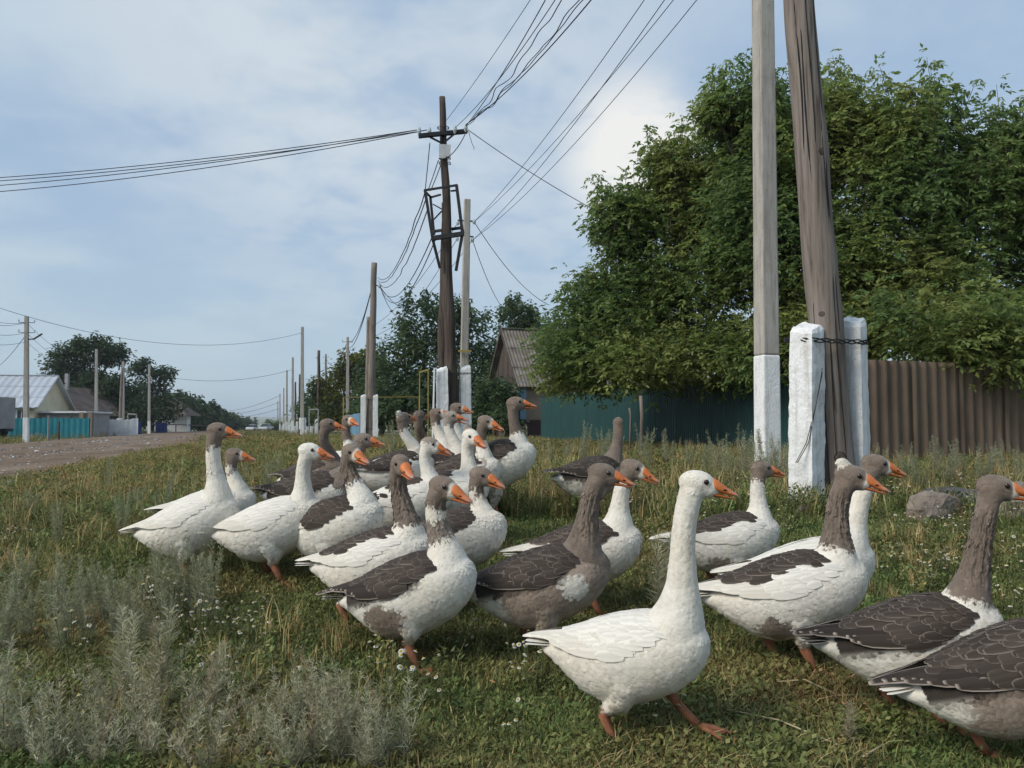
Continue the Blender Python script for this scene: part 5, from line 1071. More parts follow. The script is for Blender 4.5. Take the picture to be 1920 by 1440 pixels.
FLOCK = [
 dict(label='pure white goose stepping forward with one foot raised, nearest the camera', d=2.38, C=(1186, 1222), H=(1309, 908), yaw=-30, pitch=14, s=.90, clr=.14, hyaw=-6, hpitch=-8, pat=dict(wing='white', speck=.10), legs=((-.035, 0), (.20, .035)), thick=1.0, vox=.0058),
 dict(label='goose cut off by the right edge, grey flank, dark scaled wing, white rump', d=2.25, C=(1912, 1262), H=(2085, 945), yaw=-16, pitch=24, s=.98, pat=dict(wing='dark', body='grey', bands=((-.2, 2, 1),), patches=((.16, .10, .04, .06, 0), (-.28, .0, -.03, .13, 0))), legs=((.06, 0), (-.07, 0)), vox=.0065),
 dict(label='goose with dark grey neck, white breast and dark wing, beak touching the right edge', d=2.62, C=(1722, 1196), H=(1868, 915), yaw=-12, pitch=16, s=.98, hpitch=-6, pat=dict(wing='dark', tail='dark', bands=((.17, 2, 1),), blaze=.006), legs=((.06, 0), (-.06, 0)), vox=.0065),
 dict(label='white bodied goose with furrowed dark grey neck, pale crest tuft and brown wing patch', d=2.95, C=(1487, 1108), H=(1598, 895), yaw=-12, pitch=16, s=1.02, hpitch=-14, hyaw=-20, pat=dict(wing='patch', crest=True, bands=((.30, 1.30, 1),), speck=.15, patches=((-.10, .11, -.11, .065, .9),), blaze=.004), legs=((.07, 0), (-.05, 0)), vox=.0065),
 dict(label='white necked goose with brown head and white blaze behind the crested goose', d=3.3, C=(1520, 1072), H=(1643, 872), yaw=-6, pitch=15, s=1.0, hyaw=-4, hpitch=-12, pat=dict(wing='white', bands=((.93, 2, 1),), blaze=.008), legs=S0),
 dict(label='white goose with brown hood and dark wing patch just left of the white prop', d=3.95, C=(1368, 1012), H=(1429, 880), yaw=4, pitch=12, s=.97, hpitch=-6, pat=dict(wing='patch', bands=((.90, 2, 1),), patches=((-.10, .1, -.08, .055, .8),)), legs=S0),
 dict(label='grey goose with dark scaled wings and a white flank patch, left of the white one', d=3.1, C=(1022, 1092), H=(1131, 890), yaw=-8, pitch=17, s=1.0, hpitch=-10, pat=dict(wing='dark', body='grey', bands=((-.2, 2, 1),), patches=((.13, .10, -.02, .052, 0), (-.29, 0, -.03, .12, 0))), legs=((.03, 0), (-.06, 0)), vox=.0065),
 dict(label='white breasted goose with brown head and white blaze behind the grey goose', d=3.55, C=(1098, 1035), H=(1188, 880), yaw=-14, pitch=16, s=.98, hpitch=-18, hyaw=-18, pat=dict(wing='covert', bands=((.93, 2, 1),), blaze=.010, speck=.08), legs=((.08, 0), (-.04, 0))),
 dict(label='dark goose turned away with upright grey neck, alone in the weeds by the green fence', d=5.3, C=(1112, 892), H=(1159, 793), yaw=24, pitch=10, s=.95, hyaw=88, hpitch=0, hd=5.42, pat=dict(wing='dark', tail='dark', body='grey', bands=((-.2, 2, 1),), patches=((-.2, .0, -.12, .16, 0),)), legs=S0, vox=.009),
 dict(label='goose with grey and white banded neck and dark wing, front of the middle group', d=3.08, C=(776, 1108), H=(832, 915), yaw=-22, pitch=20, s=1.03, hpitch=-14, hyaw=-24, pat=dict(wing='dark', tail='dark', bands=((.42, .66, .9), (.82, 2, 1)), blaze=.009, patches=((-.09, .11, -.09, .10, 1), (-.2, 0, -.12, .09, 0))), legs=((.06, 0), (-.06, 0)), vox=.0065),
 dict(label='white goose with furrowed dark neck, orange beak turned to the camera', d=3.42, C=(708, 1052), H=(752, 872), yaw=-18, pitch=17, s=1.0, hyaw=-58, hpitch=-14, pat=dict(wing='patch', bands=((.26, 2, 1),), patches=((-.06, .1, -.13, .06, .9),)), legs=((-.10, 0), (.05, 0))),
 dict(label='grey headed goose with white breast beside the banded neck goose', d=3.62, C=(855, 1010), H=(903, 893), yaw=-22, pitch=18, s=.97, hyaw=-24, hpitch=-14, pat=dict(wing='covert', bands=((.87, 2, 1), (.58, .66, .6)), speck=.06), legs=S0),
 dict(label='white goose with grey upper neck looking toward the camera, brown shoulder patch', d=3.85, C=(632, 985), H=(660, 850), yaw=-24, pitch=16, s=1.0, hyaw=-38, hpitch=-12, pat=dict(wing='covert', bands=((.52, 2, 1),), speck=.12, blaze=.008), legs=S0),
 dict(label='all white goose with white head in the left part of the flock', d=3.95, C=(515, 985), H=(582, 847), yaw=-4, pitch=18, s=1.0, hpitch=-6, pat=dict(wing='white'), legs=((.07, 0), (-.05, 0))),
 dict(label='leftmost goose, white with a brown hood, standing in the wormwood', d=4.1, C=(360, 982), H=(410, 808), yaw=-8, pitch=20, s=.99, hpitch=-4, hyaw=-2, pat=dict(wing='white', bands=((.86, 2, 1), (.50, .56, .35)), speck=.12, patches=((-.19, .06, -.10, .05, .8),)), legs=S0),
 dict(label='goose with dark tail and brown hood half hidden behind the leftmost goose', d=4.6, C=(400, 955), H=(441, 853), yaw=2, pitch=14, s=.95, hpitch=-6, pat=dict(wing='white', tail='dark', bands=((.84, 2, 1), (.66, .74, .8)), blaze=.008), legs=S0, vox=.008),
 dict(label='dark winged goose with lowered dusky head behind the all white goose', d=4.75, C=(588, 928), H=(682, 826), yaw=-8, pitch=10, s=1.02, hpitch=-4, hyaw=0, pat=dict(wing='dark', bands=((.05, 2, .95),), tail='dark', patches=((-.02, .1, -.09, .13, 0),)), legs=S0, vox=.008),
 dict(label='brownish grey goose with arched neck and white edged tail at the back left', d=5.3, C=(590, 895), H=(616, 797), yaw=-26, pitch=14, s=.96, hyaw=2, hpitch=-4, hd=5.15, arch=.25, pat=dict(wing='dark', tail='dark', body='grey', bands=((-.2, 2, 1),), patches=((-.2, 0, -.1, .1, 0),)), legs=S0, vox=.0085),
 dict(label='white bodied goose with slim grey neck and white blaze behind the arched neck goose', d=5.6, C=(625, 880), H=(653, 789), yaw=-20, pitch=14, s=.92, hyaw=-38, hpitch=-6, pat=dict(wing='white', bands=((.55, 2, 1),), blaze=.012), legs=S0, vox=.0085),
 dict(label='goose seen from behind with crested grey head and black and white back', d=4.95, C=(745, 885), H=(757, 785), yaw=28, pitch=10, s=.95, hyaw=52, hpitch=6, hd=5.0, pat=dict(wing='mixed', crest=True, bands=((.84, 2, 1), (.2, .4, .5)), tail='dark'), legs=S0, vox=.0085),
 dict(label='grey goose with long dark neck seen from behind', d=5.5, C=(778, 875), H=(786, 780), yaw=60, pitch=12, s=.95, hyaw=64, hpitch=4, hd=5.5, pat=dict(wing='dark', body='grey', bands=((-.2, 2, 1),)), legs=S0, vox=.0085),
 dict(label='white goose with brown streaked cap and orange beak in the middle group', d=4.3, C=(762, 945), H=(808, 835), yaw=-10, pitch=16, s=.98, hpitch=-16, pat=dict(wing='stripe', cap=True, orange=.9), legs=S0, vox=.008),
 dict(label='white goose with dark tuft behind its head and wide orange beak', d=4.4, C=(835, 930), H=(884, 820), yaw=-18, pitch=16, s=1.0, hyaw=-44, hpitch=-16, pat=dict(wing='small', crest='dark', patches=()), legs=S0, vox=.008),
 dict(label='mottled breast goose with grey head and broad white blaze', d=4.9, C=(868, 895), H=(912, 792), yaw=-18, pitch=16, s=.97, hyaw=-20, hpitch=-14, pat=dict(wing='covert', bands=((.62, 2, 1),), blaze=.014, speck=.7), legs=S0, vox=.0085),
 dict(label='goose with upright grey neck, white breast and dark wing standing right of the middle group', d=5.0, C=(928, 868), H=(968, 757), yaw=-8, pitch=16, s=1.03, hyaw=4, hpitch=0, pat=dict(wing='dark', bands=((.44, 2, 1),), speck=.14), legs=((.05, 0), (-.03, 0)), vox=.008),
 dict(label='brown headed goose with white neck and pale face band before the white prop', d=5.4, C=(795, 865), H=(820, 776), yaw=-6, pitch=14, s=.95, hyaw=-4, hpitch=2, pat=dict(wing='small', bands=((.84, 2, 1),), blaze=.016), legs=S0, vox=.0085),
 dict(label='goose with brown head raised highest before the white prop', d=5.8, C=(825, 862), H=(858, 766), yaw=-10, pitch=14, s=.96, hyaw=-8, hpitch=-6, pat=dict(wing='white', bands=((.86, 2, 1),), blaze=.010), legs=S0, vox=.009),
 dict(label='goose with slightly open beak below the highest brown head', d=5.2, C=(820, 880), H=(846, 782), yaw=-8, pitch=14, s=.93, hyaw=-6, hpitch=-4, pat=dict(wing='covert', bands=((.88, 2, .8),), open=.012), legs=S0, vox=.0085),
]
for i, gk in enumerate(FLOCK): goose(seed=i * 13 + 1, **gk)
# ================================================================== vegetation
lib = bpy.data.collections.new('plant_library')          # holds only the meshes that the ground cover repeats
def blades(n, h0, h1, rad, w, seed, cols, lean=0.5, seg=3):
    rng = np.random.default_rng(seed); V = []; Fc = []; Cc = []
    for i in range(n):
        a = rng.uniform(0, 2 * PI); r = rad * math.sqrt(rng.uniform()); p = np.array((r * math.cos(a), r * math.sin(a), -.01)); h = rng.uniform(h0, h1); b = rng.uniform(0, 2 * PI); ln = rng.uniform(.1, lean) * h
        dv = np.array((math.cos(b), math.sin(b), 0)); sv = np.array((-math.sin(b + rng.normal() * .8), math.cos(b), 0)) * w * .5 * rng.uniform(.7, 1.3); k = len(V); c = np.array(cols[rng.integers(len(cols))]) * rng.uniform(.75, 1.25)
        for j in range(seg):
            t = j / seg; q = p + dv * ln * t * t + np.array((0, 0, h * t)); V += [q - sv * (1 - t * .6), q + sv * (1 - t * .6)]; Cc += [c, c]
        V.append(p + dv * ln * 1.1 + np.array((0, 0, h * .96))); Cc.append(c)
        for j in range(seg - 1): Fc += [(k + 2 * j, k + 2 * j + 1, k + 2 * j + 3), (k + 2 * j, k + 2 * j + 3, k + 2 * j + 2)]
        Fc.append((k + 2 * seg - 2, k + 2 * seg - 1, k + 2 * seg))
    return np.array(V), np.array(Fc), np.array(Cc)
def rosette(n, L, W, hgt, rad, seed, cols):
    rng = np.random.default_rng(seed); V = []; Fc = []; Cc = []
    for i in range(n):
        a = rng.uniform(0, 2 * PI); r = rad * math.sqrt(rng.uniform()); p = np.array((r * math.cos(a), r * math.sin(a), rng.uniform(.0, hgt))); b = rng.uniform(0, 2 * PI); el = rng.uniform(-.1, .9)
        d = np.array((math.cos(b) * math.cos(el), math.sin(b) * math.cos(el), math.sin(el))); s = np.array((-math.sin(b), math.cos(b), rng.normal() * .2)); l = L * rng.uniform(.6, 1.3); w = W * rng.uniform(.7, 1.3); k = len(V); c = np.array(cols[rng.integers(len(cols))]) * rng.uniform(.7, 1.3)
        V += [p, p + d * l * .5 + s * w * .5, p + d * l, p + d * l * .5 - s * w * .5]; Cc += [c] * 4; Fc += [(k, k + 1, k + 2), (k, k + 2, k + 3)]
    return np.array(V), np.array(Fc), np.array(Cc)
def join(*parts):
    V = []; Fc = []; Cc = []; n = 0
    for v, f, c in parts: V.append(v); Fc.append(f + n); Cc.append(c); n += len(v)
    return np.concatenate(V), np.concatenate(Fc), np.concatenate(Cc)
def lib_mesh(coll, name, vfc, mat): me = fast_mesh(name, vfc[0], vfc[1], mat, vfc[2]); o = bpy.data.objects.new(name, me); coll.objects.link(o); return o
def scatter(name, label, cat, coll, P, rot, sc, idx, tint, mat=None):
    me = bpy.data.meshes.new(name); n = len(P); me.vertices.add(n); me.vertices.foreach_set('co', np.asarray(P, np.float32).ravel()); me.update()
    for nm, ty, v in (('rot', 'FLOAT_VECTOR', rot), ('scl', 'FLOAT', sc), ('idx', 'INT', idx), ('tint', 'FLOAT_VECTOR', tint)):
        a = me.attributes.new(nm, ty, 'POINT'); a.data.foreach_set('vector' if ty == 'FLOAT_VECTOR' else 'value', np.asarray(v, np.int32 if ty == 'INT' else np.float32).ravel())
    o = put(name, me); tag(o, label, cat, kind='stuff')
    nt = bpy.data.node_groups.new(name, 'GeometryNodeTree'); nt.interface.new_socket('Geometry', in_out='INPUT', socket_type='NodeSocketGeometry'); nt.interface.new_socket('Geometry', in_out='OUTPUT', socket_type='NodeSocketGeometry')
    gi = nt.nodes.new('NodeGroupInput'); go = nt.nodes.new('NodeGroupOutput'); ci = nt.nodes.new('GeometryNodeCollectionInfo'); ci.inputs['Collection'].default_value = coll; ci.inputs['Separate Children'].default_value = True; ci.inputs['Reset Children'].default_value = True
    ip = nt.nodes.new('GeometryNodeInstanceOnPoints'); ip.inputs['Pick Instance'].default_value = True
    def na(n_, ty): q = nt.nodes.new('GeometryNodeInputNamedAttribute'); q.data_type = ty; q.inputs['Name'].default_value = n_; return q.outputs['Attribute']
    nt.links.new(gi.outputs[0], ip.inputs['Points']); nt.links.new(ci.outputs[0], ip.inputs['Instance']); nt.links.new(na('idx', 'INT'), ip.inputs['Instance Index']); nt.links.new(na('rot', 'FLOAT_VECTOR'), ip.inputs['Rotation']); nt.links.new(na('scl', 'FLOAT'), ip.inputs['Scale'])
    nt.links.new(ip.outputs[0], go.inputs[0]); md = o.modifiers.new('scatter', 'NODES'); md.node_group = nt; return o
def subcoll(name): c = bpy.data.collections.new(name); return c
GRN = [(0.092, 0.104, 0.042), (0.115, 0.122, 0.052), (0.076, 0.092, 0.042), (0.15, 0.148, 0.075)]; DRY = [(0.25, 0.20, 0.115), (0.19, 0.125, 0.075), (0.33, 0.28, 0.18)]; MIXC = GRN + DRY[:1]
DKG = [(0.055, 0.078, 0.036), (0.070, 0.092, 0.036), (0.088, 0.098, 0.044)]
turf = subcoll('turf_kinds')
lib_mesh(turf, 'a_turf', join(blades(26, .025, .065, .065, .0045, 1, MIXC, .9), rosette(14, .018, .009, .03, .065, 2, DKG)), M['grass'])
lib_mesh(turf, 'b_turf', join(blades(16, .02, .05, .065, .004, 3, GRN, 1.0), rosette(26, .017, .009, .03, .07, 4, DKG)), M['grass'])
lib_mesh(turf, 'c_turf', join(blades(22, .03, .085, .06, .004, 5, DRY + GRN, .9), rosette(14, .02, .010, .03, .06, 6, DRY + DKG)), M['grass'])
lib_mesh(turf, 'd_turf', join(blades(12, .03, .07, .06, .004, 7, DRY, 1.1), rosette(34, .026, .013, .045, .06, 8, GRN)), M['grass'])
tall = subcoll('tall_kinds')
lib_mesh(tall, 'a_tall', blades(30, .10, .26, .07, .0055, 11, GRN + DRY, .55), M['grass'])
lib_mesh(tall, 'b_tall', join(blades(18, .12, .30, .07, .005, 13, DRY + GRN[:1], .5), rosette(40, .04, .014, .16, .07, 14, DKG)), M['grass'])
lib_mesh(tall, 'c_tall', join(blades(12, .06, .20, .07, .006, 15, GRN, .7), rosette(70, .04, .016, .18, .08, 16, DKG + GRN)), M['grass'])
rg = np.random.default_rng(5)
def in_road(x, y): u = x + 0.32 * y; return (u < -4.7 + np.clip((y - 8) * .045, 0, 2.6)) & (u > -12.7)
def fan_points(n, y0, y1, k, power, margin):
    y = y0 + (y1 - y0) * rg.uniform(size=n) ** power; x = rg.uniform(-1, 1, n) * (k * y + margin); m = ~in_road(x, y); return x[m], y[m]
def tint_of(x, y, gain=1.0, seed=0.0):
    out = np.ones((len(x), 3))
    for i in range(len(x)):
        a = noise.noise((x[i] * .8 + seed, y[i] * .8, 0)); b = noise.noise((x[i] * 2.7, y[i] * 2.7 + seed, 4)); t = min(1, max(0, .45 + a * .9 + b * .5))
        out[i] = np.array((.92, 1.12, .80)) * (1 - t) + np.array((1.42, 1.12, .95)) * t
    return out * gain * 1.5 * rg.uniform(.75, 1.3, (len(x), 1))
def rots(n, tilt=.15): r = np.zeros((n, 3)); r[:, 2] = rg.uniform(0, 6.28, n); r[:, :2] = rg.normal(size=(n, 2)) * tilt; return r
x, y = fan_points(44000, 1.2, 9.0, .90, 1.4, 1.2)
dry = np.array([noise.noise((a * .9, b * .9, 3)) for a, b in zip(x, y)]); idx = np.where(dry > .12, rg.integers(2, 4, len(x)), rg.integers(0, 2, len(x)))
scatter('turf_grass', 'short mixed turf of grass and knotweed under the flock', 'grass', turf, np.stack([x, y, terrain(x, y)], 1), rots(len(x)), rg.uniform(.5, 1.05, len(x)) * (1 + .07 * y), idx, tint_of(x, y))
x, y = fan_points(17000, 8.0, 46.0, .82, 1.5, 2)
scatter('turf_grass', 'rough grass on the verge beyond the flock', 'grass', turf, np.stack([x, y, terrain(x, y)], 1), rots(len(x)), rg.uniform(.8, 1.4, len(x)) * (1.15 + y * .058), rg.integers(0, 4, len(x)), tint_of(x, y, 1.05) * np.array((1.12, 1.0, .95)))
x, y = fan_points(5400, 5.5, 30.0, .80, 1.5, 1); m = (x + .32 * y > -1.5 + 2 * rg.normal(size=len(x))); x, y = x[m], y[m]
scatter('tall_weeds', 'tall weedy grass in front of the fences and poles', 'weeds', tall, np.stack([x, y, terrain(x, y)], 1), rots(len(x)), rg.uniform(.6, 1.25, len(x)), rg.integers(0, 3, len(x)), tint_of(x, y, 1.0, 9))
n = 2500; y = 2.3 + 6.5 * rg.uniform(size=n) ** .8; x = rg.uniform(-1, 1, n) * (.75 * y + .4); m = np.array([noise.noise((p * .7, q * .7, 11)) for p, q in zip(x, y)]) > (.06 + .3 * (x > -.6) * (y < 4.4)); x, y = x[m], y[m]
scatter('tall_weeds', 'loose taller weeds and dry stems standing among the geese', 'weeds', tall, np.stack([x, y, terrain(x, y)], 1), rots(len(x)), rg.uniform(.35, .8, len(x)), rg.integers(0, 3, len(x)), tint_of(x, y, 1.2, 3))
x = rg.uniform(-95, -8, 5000); y = rg.uniform(40, 110, 5000); u = x + .32 * y; m = (u < -12.7) & (u > -24) | (u > -4.5) & (u < 6); x, y = x[m], y[m]
scatter('tall_weeds', 'weedy strip along the fences on the far side of the road', 'weeds', tall, np.stack([x, y, terrain(x, y)], 1), rots(len(x)), rg.uniform(.8, 1.6, len(x)) * 1.4, rg.integers(0, 3, len(x)), tint_of(x, y, .9, 5))

# wormwood
SIL = [(0.40, 0.385, 0.25), (0.47, 0.45, 0.305), (0.33, 0.315, 0.20), (0.38, 0.315, 0.215)]
SILG = [(0.31, 0.325, 0.20), (0.37, 0.37, 0.24), (0.26, 0.27, 0.165)]
def wormwood(nst, h0, h1, spread, seed, cols, leaf=.026, dens=120, bushy=1.0):
    rng = np.random.default_rng(seed); V = []; Fc = []; Cc = []
    def quad(a, b, w, c):
        d = b - a; s = np.cross(d, rng.normal(size=3)); s = s / (np.linalg.norm(s) + 1e-9) * w; k = len(V); V.extend([a - s, a + s, b + s * .5, b - s * .5]); Cc.extend([c] * 4); Fc.extend([(k, k + 1, k + 2), (k, k + 2, k + 3)])
    for i in range(nst):
        a = rng.uniform(0, 2 * PI); h = rng.uniform(h0, h1); r = spread * math.sqrt(rng.uniform()); p0 = np.array((math.cos(a) * r * .35, math.sin(a) * r * .35, -.02)); tip = np.array((math.cos(a) * r, math.sin(a) * r, h)); sc = np.array((.17, .155, .12)) * rng.uniform(.8, 1.2)
        n = 8; pr = p0
        for j in range(1, n + 1):
            t = j / n; p = p0 + (tip - p0) * t; p[:2] = p0[:2] + (tip - p0)[:2] * t ** 1.6; p += rng.normal(size=3) * .004; quad(pr, p, .0022 * (1.3 - t), sc); pr = p
        m = int(1.5 * dens * h / .3); c0 = np.array(cols[rng.integers(len(cols))])
        for j in range(m):
            t = rng.uniform(.12, 1.0); q = p0 + (tip - p0) * t; q[:2] = p0[:2] + (tip - p0)[:2] * t ** 1.6; b = rng.uniform(0, 2 * PI); el = rng.uniform(.2, 1.2); R_ = leaf * bushy * (1.25 - .75 * t) * rng.uniform(.5, 1.4)
            d = np.array((math.cos(b) * math.cos(el), math.sin(b) * math.cos(el), math.sin(el))); o_ = q + d * R_ * rng.uniform(0, .5); quad(o_, o_ + d * R_, .0014, c0 * rng.uniform(.75, 1.25))
    return np.array(V), np.array(Fc), np.clip(np.array(Cc), .01, .6)
def worm_mesh(*a, **k): v, f, c = wormwood(*a, **k); return fast_mesh('wormwood_plant', v, f, M['herb'], c)
W_tall = [worm_mesh(8, .24, .42, .12, s, SILG, .030, 95) for s in (1, 2, 3)]
W_spire = [worm_mesh(3, .26, .36, .05, s, SIL, .040, 170, 1.1) for s in (4, 5)]
W_bush = [worm_mesh(15, .08, .25, .23, s, SIL, .024, 100, 1.05) for s in (6, 7, 8)]
W_stems = [worm_mesh(14, .14, .28, .13, s, SIL + SILG, .028, 90) for s in (9, 10)]
def plant(me, px, d, sc, label, group, seed):
    q = ground(px, d); o = put('wormwood_plant', me, loc=q); rr = random.Random(seed); o.rotation_euler = (rr.uniform(-.08, .08), rr.uniform(-.08, .08), rr.uniform(0, 6)); o.scale = (sc, sc, sc * rr.uniform(.9, 1.1)); return tag(o, label, 'plant', group)
k = 0
for px, d in ((210, 2.42), (300, 2.36), (390, 2.48), (485, 2.5), (260, 2.62), (350, 2.64), (500, 2.3), (190, 2.26), (400, 2.27)):
    k += 1; plant(W_bush[k % 3], px, d, random.Random(k).uniform(.75, 1.05), 'bushy silver wormwood in the dense clump at the bottom left', 'silver wormwood clump', k)
for px, d in ((560, 2.55), (610, 2.4), (600, 2.7), (660, 2.32), (700, 2.28), (740, 2.35), (570, 2.26), (640, 2.5), (60, 2.3), (110, 2.24), (20, 2.4)):
    k += 1; plant(W_stems[k % 2], px, d, random.Random(k).uniform(.7, 1.0), 'upright thin stemmed wormwood right or left of the silver clump', 'thin stemmed wormwood beside the clump', k)
for px, d, sc, lab in ((252, 2.72, 1.0, 'tall silver wormwood spire rising left in the clump'), (318, 2.70, 1.05, 'tall silver wormwood spire rising right in the clump'), (22, 2.62, .8, 'silver wormwood spire at the left picture edge'), (398, 2.62, .75, 'slanting silver wormwood spire at the right end of the clump'), (1233, 3.75, 1.2, 'single pale wormwood spire between the white breasted goose and the white goose'), (1575, 2.42, .42, 'small silver spire under the crested goose')):
    k += 1; plant(W_spire[k % 2], px, d, sc, lab, None, k)
for px, d in ((15, 3.65), (60, 3.5), (100, 3.75), (140, 3.6), (180, 3.4), (215, 3.7), (250, 3.6), (300, 3.8), (320, 3.75), (350, 3.85), (375, 3.8), (280, 4.0), (170, 3.9), (40, 4.0), (235, 3.45), (120, 3.3), (330, 3.4), (10, 3.3), (270, 3.35), (395, 3.65)):
    k += 1; plant(W_tall[k % 3], px, d, random.Random(k).uniform(.65, .95), 'grey green wormwood in the band along the left below the leftmost goose', 'wormwood band at the left', k)
for px, d in ((120, 5.2), (235, 5.4), (265, 6.2), (310, 5.8), (60, 6.4), (500, 7), (530, 8.5), (450, 6.5), (330, 8), (210, 9)):
    k += 1; plant(W_tall[k % 3], px, d, random.Random(k).uniform(.6, .95), 'scattered wormwood on the verge behind the leftmost geese', 'wormwood on the left verge', k)
for px, d in ((1365, 7.6), (1390, 8.0), (1405, 7.4), (1445, 8.3), (1470, 7.8), (1430, 7.2), (1462, 7.0), (1350, 8.6), (1490, 7.1)):
    k += 1; plant(W_tall[k % 3], px, d, random.Random(k).uniform(1.1, 1.5), 'tall wormwood at the foot of the near concrete pole', 'wormwood at the concrete pole foot', k)
for px, d in ((1030, 11), (1062, 12), (1090, 10.5), (1130, 12), (1210, 10.2), (1250, 11), (1290, 10), (1320, 9.5), (990, 13), (1150, 9.5), (720, 15), (740, 13), (780, 14), (905, 14), (930, 13)):
    k += 1; plant(W_tall[k % 3], px, d, random.Random(k).uniform(1.0, 1.6), 'tall wormwood growing before the green fence and trees', 'wormwood before the green fence', k)
for px, d in ((1700, 8), (1775, 7.6), (1800, 8.2), (1835, 7.4), (1880, 8.4), (1750, 9), (1650, 9.2), (1910, 7.6), (1720, 7.0), (1860, 9.2)):
    k += 1; plant(W_tall[k % 3], px, d, random.Random(k).uniform(.9, 1.35), 'tall weed clump before the brown corrugated fence', 'weed clumps before the brown fence', k)

# chamomile
def chamomile(n, h0, h1, spread, seed):
    rng = np.random.default_rng(seed); V = []; Fc = []; Cc = []
    def add(v, f, c): k = len(V); V.extend(v); Fc.extend([tuple(i + k for i in t) for t in f]); Cc.extend(c)
    for i in range(n):
        a = rng.uniform(0, 2 * PI); r = spread * math.sqrt(rng.uniform()); h = rng.uniform(h0, h1); p0 = np.array((r * .4 * math.cos(a), r * .4 * math.sin(a), -.01)); p1 = np.array((r * math.cos(a), r * math.sin(a), h)); s = np.array((.0014, .0008, 0)); g_ = np.array((.085, .11, .04))
        add([p0 - s, p0 + s, p1 + s, p1 - s], [(0, 1, 2), (0, 2, 3)], [g_] * 4)
        nz = np.array((rng.normal() * .35, rng.normal() * .35 - .25, 1)); nz /= np.linalg.norm(nz); ux = np.cross(nz, (1, 0, .2)); ux /= np.linalg.norm(ux); uy = np.cross(nz, ux); rad = rng.uniform(.0065, .0105); wc = np.array((.74, .73, .68)) * rng.uniform(.85, 1.05)
        for j in range(9):
            b = 2 * PI * j / 9; d = ux * math.cos(b) + uy * math.sin(b); q = -ux * math.sin(b) + uy * math.cos(b); add([p1 + d * .003, p1 + d * rad * .7 + q * rad * .27 - nz * .001, p1 + d * rad - nz * .0025, p1 + d * rad * .7 - q * rad * .27 - nz * .001], [(0, 1, 2), (0, 2, 3)], [wc] * 4)
        ring = [p1 + (ux * math.cos(2 * PI * j / 7) + uy * math.sin(2 * PI * j / 7)) * .0042 + nz * .0006 for j in range(7)]; add(ring + [p1 + nz * .0045], [(j, (j + 1) % 7, 7) for j in range(7)], [np.array((.55, .36, .05))] * 8)
    V = np.array(V); Fc = np.array(Fc); Cc = np.array(Cc); return join((V, Fc, Cc), rosette(int(n * 9), .03, .004, h1 * .7, spread * .7, seed + 1, GRN))
ch = subcoll('chamomile_kinds')
M['petal'] = vcol_mat('chamomile', 0.8, 0.2, 0.1, inst_tint=True)
lib_mesh(ch, 'a_cham', chamomile(4, .07, .14, .06, 1), M['petal']); lib_mesh(ch, 'b_cham', chamomile(7, .08, .18, .09, 2), M['petal']); lib_mesh(ch, 'c_cham', chamomile(2, .05, .12, .03, 3), M['petal'])
P = []
for x0, x1, d0, d1, n in ((280, 500, 3.1, 4.0, 26), (680, 1000, 2.75, 3.5, 16), (1000, 1300, 3.8, 6.5, 20), (1300, 1480, 4.0, 6.0, 24), (1640, 2000, 3.4, 6.2, 85), (1640, 2000, 6.0, 9.5, 45), (0, 300, 3.0, 6, 9), (880, 1350, 6, 11, 34), (1350, 1500, 5, 8, 12), (600, 1700, 2.4, 3.4, 9), (0, 700, 2.3, 3.0, 5)):
    for _ in range(n): P.append(ground(rg.uniform(x0, x1), rg.uniform(d0, d1)))
P = np.array(P); n = len(P)
scatter('chamomile_flowers', 'white chamomile flowers dotted through the grass', 'flowers', ch, P, rots(n, .1), rg.uniform(.8, 1.25, n), rg.integers(0, 3, n), np.ones((n, 3)) * rg.uniform(.85, 1.05, (n, 1)))
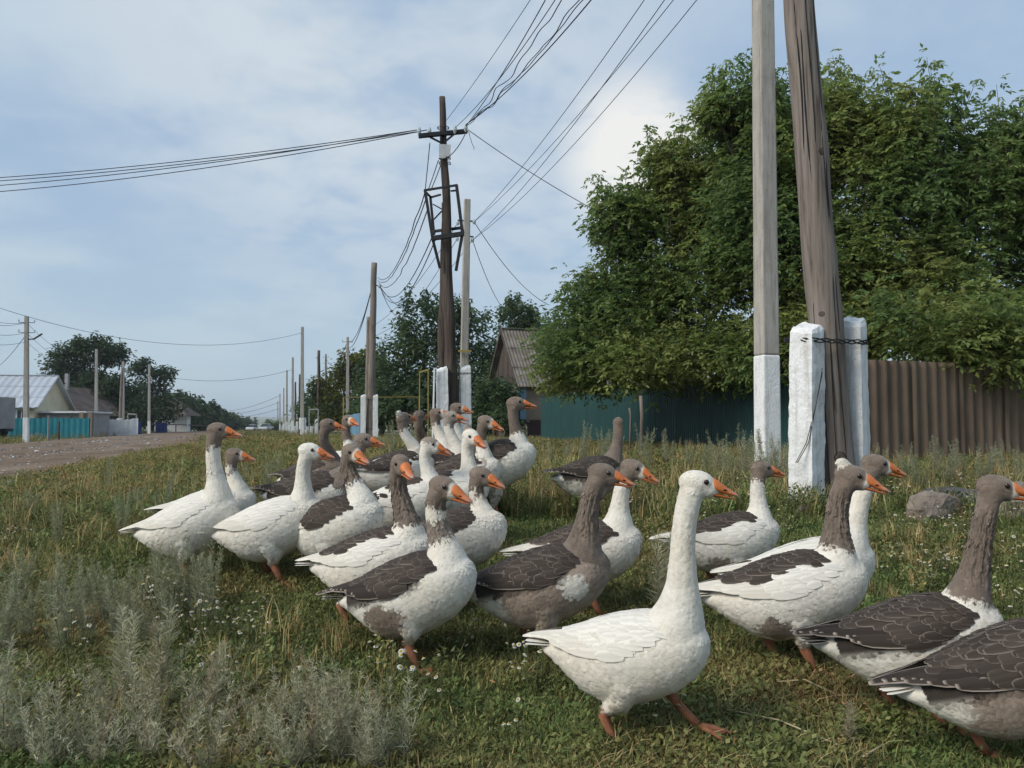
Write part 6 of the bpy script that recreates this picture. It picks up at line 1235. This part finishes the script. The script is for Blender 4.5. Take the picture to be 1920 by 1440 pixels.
# gravel
pb = subcoll('pebble_kinds'); M['pebble'] = vcol_mat('pebble', 0.9, 0, 0.2, inst_tint=True)
for s in range(3):
    bm = bmesh.new(); bmesh.ops.create_icosphere(bm, subdivisions=2, radius=1)
    for v in bm.verts: v.co = v.co * (1 + .35 * noise.noise(v.co * 1.3 + Vector((s * 9, 0, 0)))); v.co.z *= .6
    vv = np.array([v.co[:] for v in bm.verts]); bm.verts.index_update(); ff = np.array([[v.index for v in f.verts] for f in bm.faces]); bm.free(); lib_mesh(pb, 'abc'[s] + '_pebble', (vv, ff, np.ones_like(vv)), M['pebble'])
n = 5200; y = 6 + 60 * rg.uniform(size=n) ** 1.8; u = -8.4 + rg.normal(size=n) * 2.6; x = u - .32 * y; v = rg.uniform(.08, .34, (n, 1)) ** 1.0; tn = np.concatenate([v * 1.08, v, v * .92], 1); w = rg.uniform(size=n) < .06; tn[w] = .62
scatter('gravel', 'loose stones and gravel strewn over the dirt road', 'gravel', pb, np.stack([x, y, terrain(x, y) + .035 * ((u > -12.4) & (u < -4.7))], 1), rots(n, .3), rg.uniform(.012, .045, n) * (1 + 1.2 * (rg.uniform(size=n) < .05)), rg.integers(0, 3, n), tn)
# straw stalks on the turf
for i, (pts, lab) in enumerate((([(1345, 2.62), (1450, 2.48), (1560, 2.36), (1600, 2.3)], 'long dry straw stalk lying in front of the stepping white goose'), ([(1430, 2.85), (1500, 2.83), (1560, 2.76), (1640, 2.8)], 'curved green stalk lying under the crested goose'), ([(1603, 2.27), (1640, 2.30)], 'short dry straw piece at the bottom edge'))):
    mb = MB(); mb.tube([ground(*q) + Vector((0, 0, .035 + .02 * math.sin(j * 1.7))) for j, q in enumerate(pts)], .0028, 5); tag(mb.build('dry_stalk', surf('straw%d' % i, (.34, .28, .16), (.45, .38, .24), 20, .8, bstr=0), None, True), lab, 'stalk')
# ================================================================== air: everything inside, sky outside
x0, x1, y0, y1 = gx[0] - 40, gx[-1] + 40, gy[0] - 40, gy[-1] + 40; zlo, zhi = float(GZ.min()) - 1.5, max(float(GZ.max()), 12.0) + 3
mb = MB(); mb.box(((x0 + x1) / 2, (y0 + y1) / 2, (zlo + zhi) / 2), x1 - x0, y1 - y0, zhi - zlo); hzo = tag(mb.build('haze', None, None), 'thin pale summer haze over the village', 'haze', kind='stuff')
hm = bpy.data.materials.new('air'); hm.use_nodes = True; ht = hm.node_tree; ht.nodes.clear(); pv = ht.nodes.new('ShaderNodeVolumePrincipled'); pv.inputs['Color'].default_value = (0.78, 0.85, 0.93, 1); pv.inputs['Density'].default_value = 0.0003
ho_ = ht.nodes.new('ShaderNodeOutputMaterial'); ht.links.new(pv.outputs[0], ho_.inputs['Volume']); hzo.data.materials.append(hm)
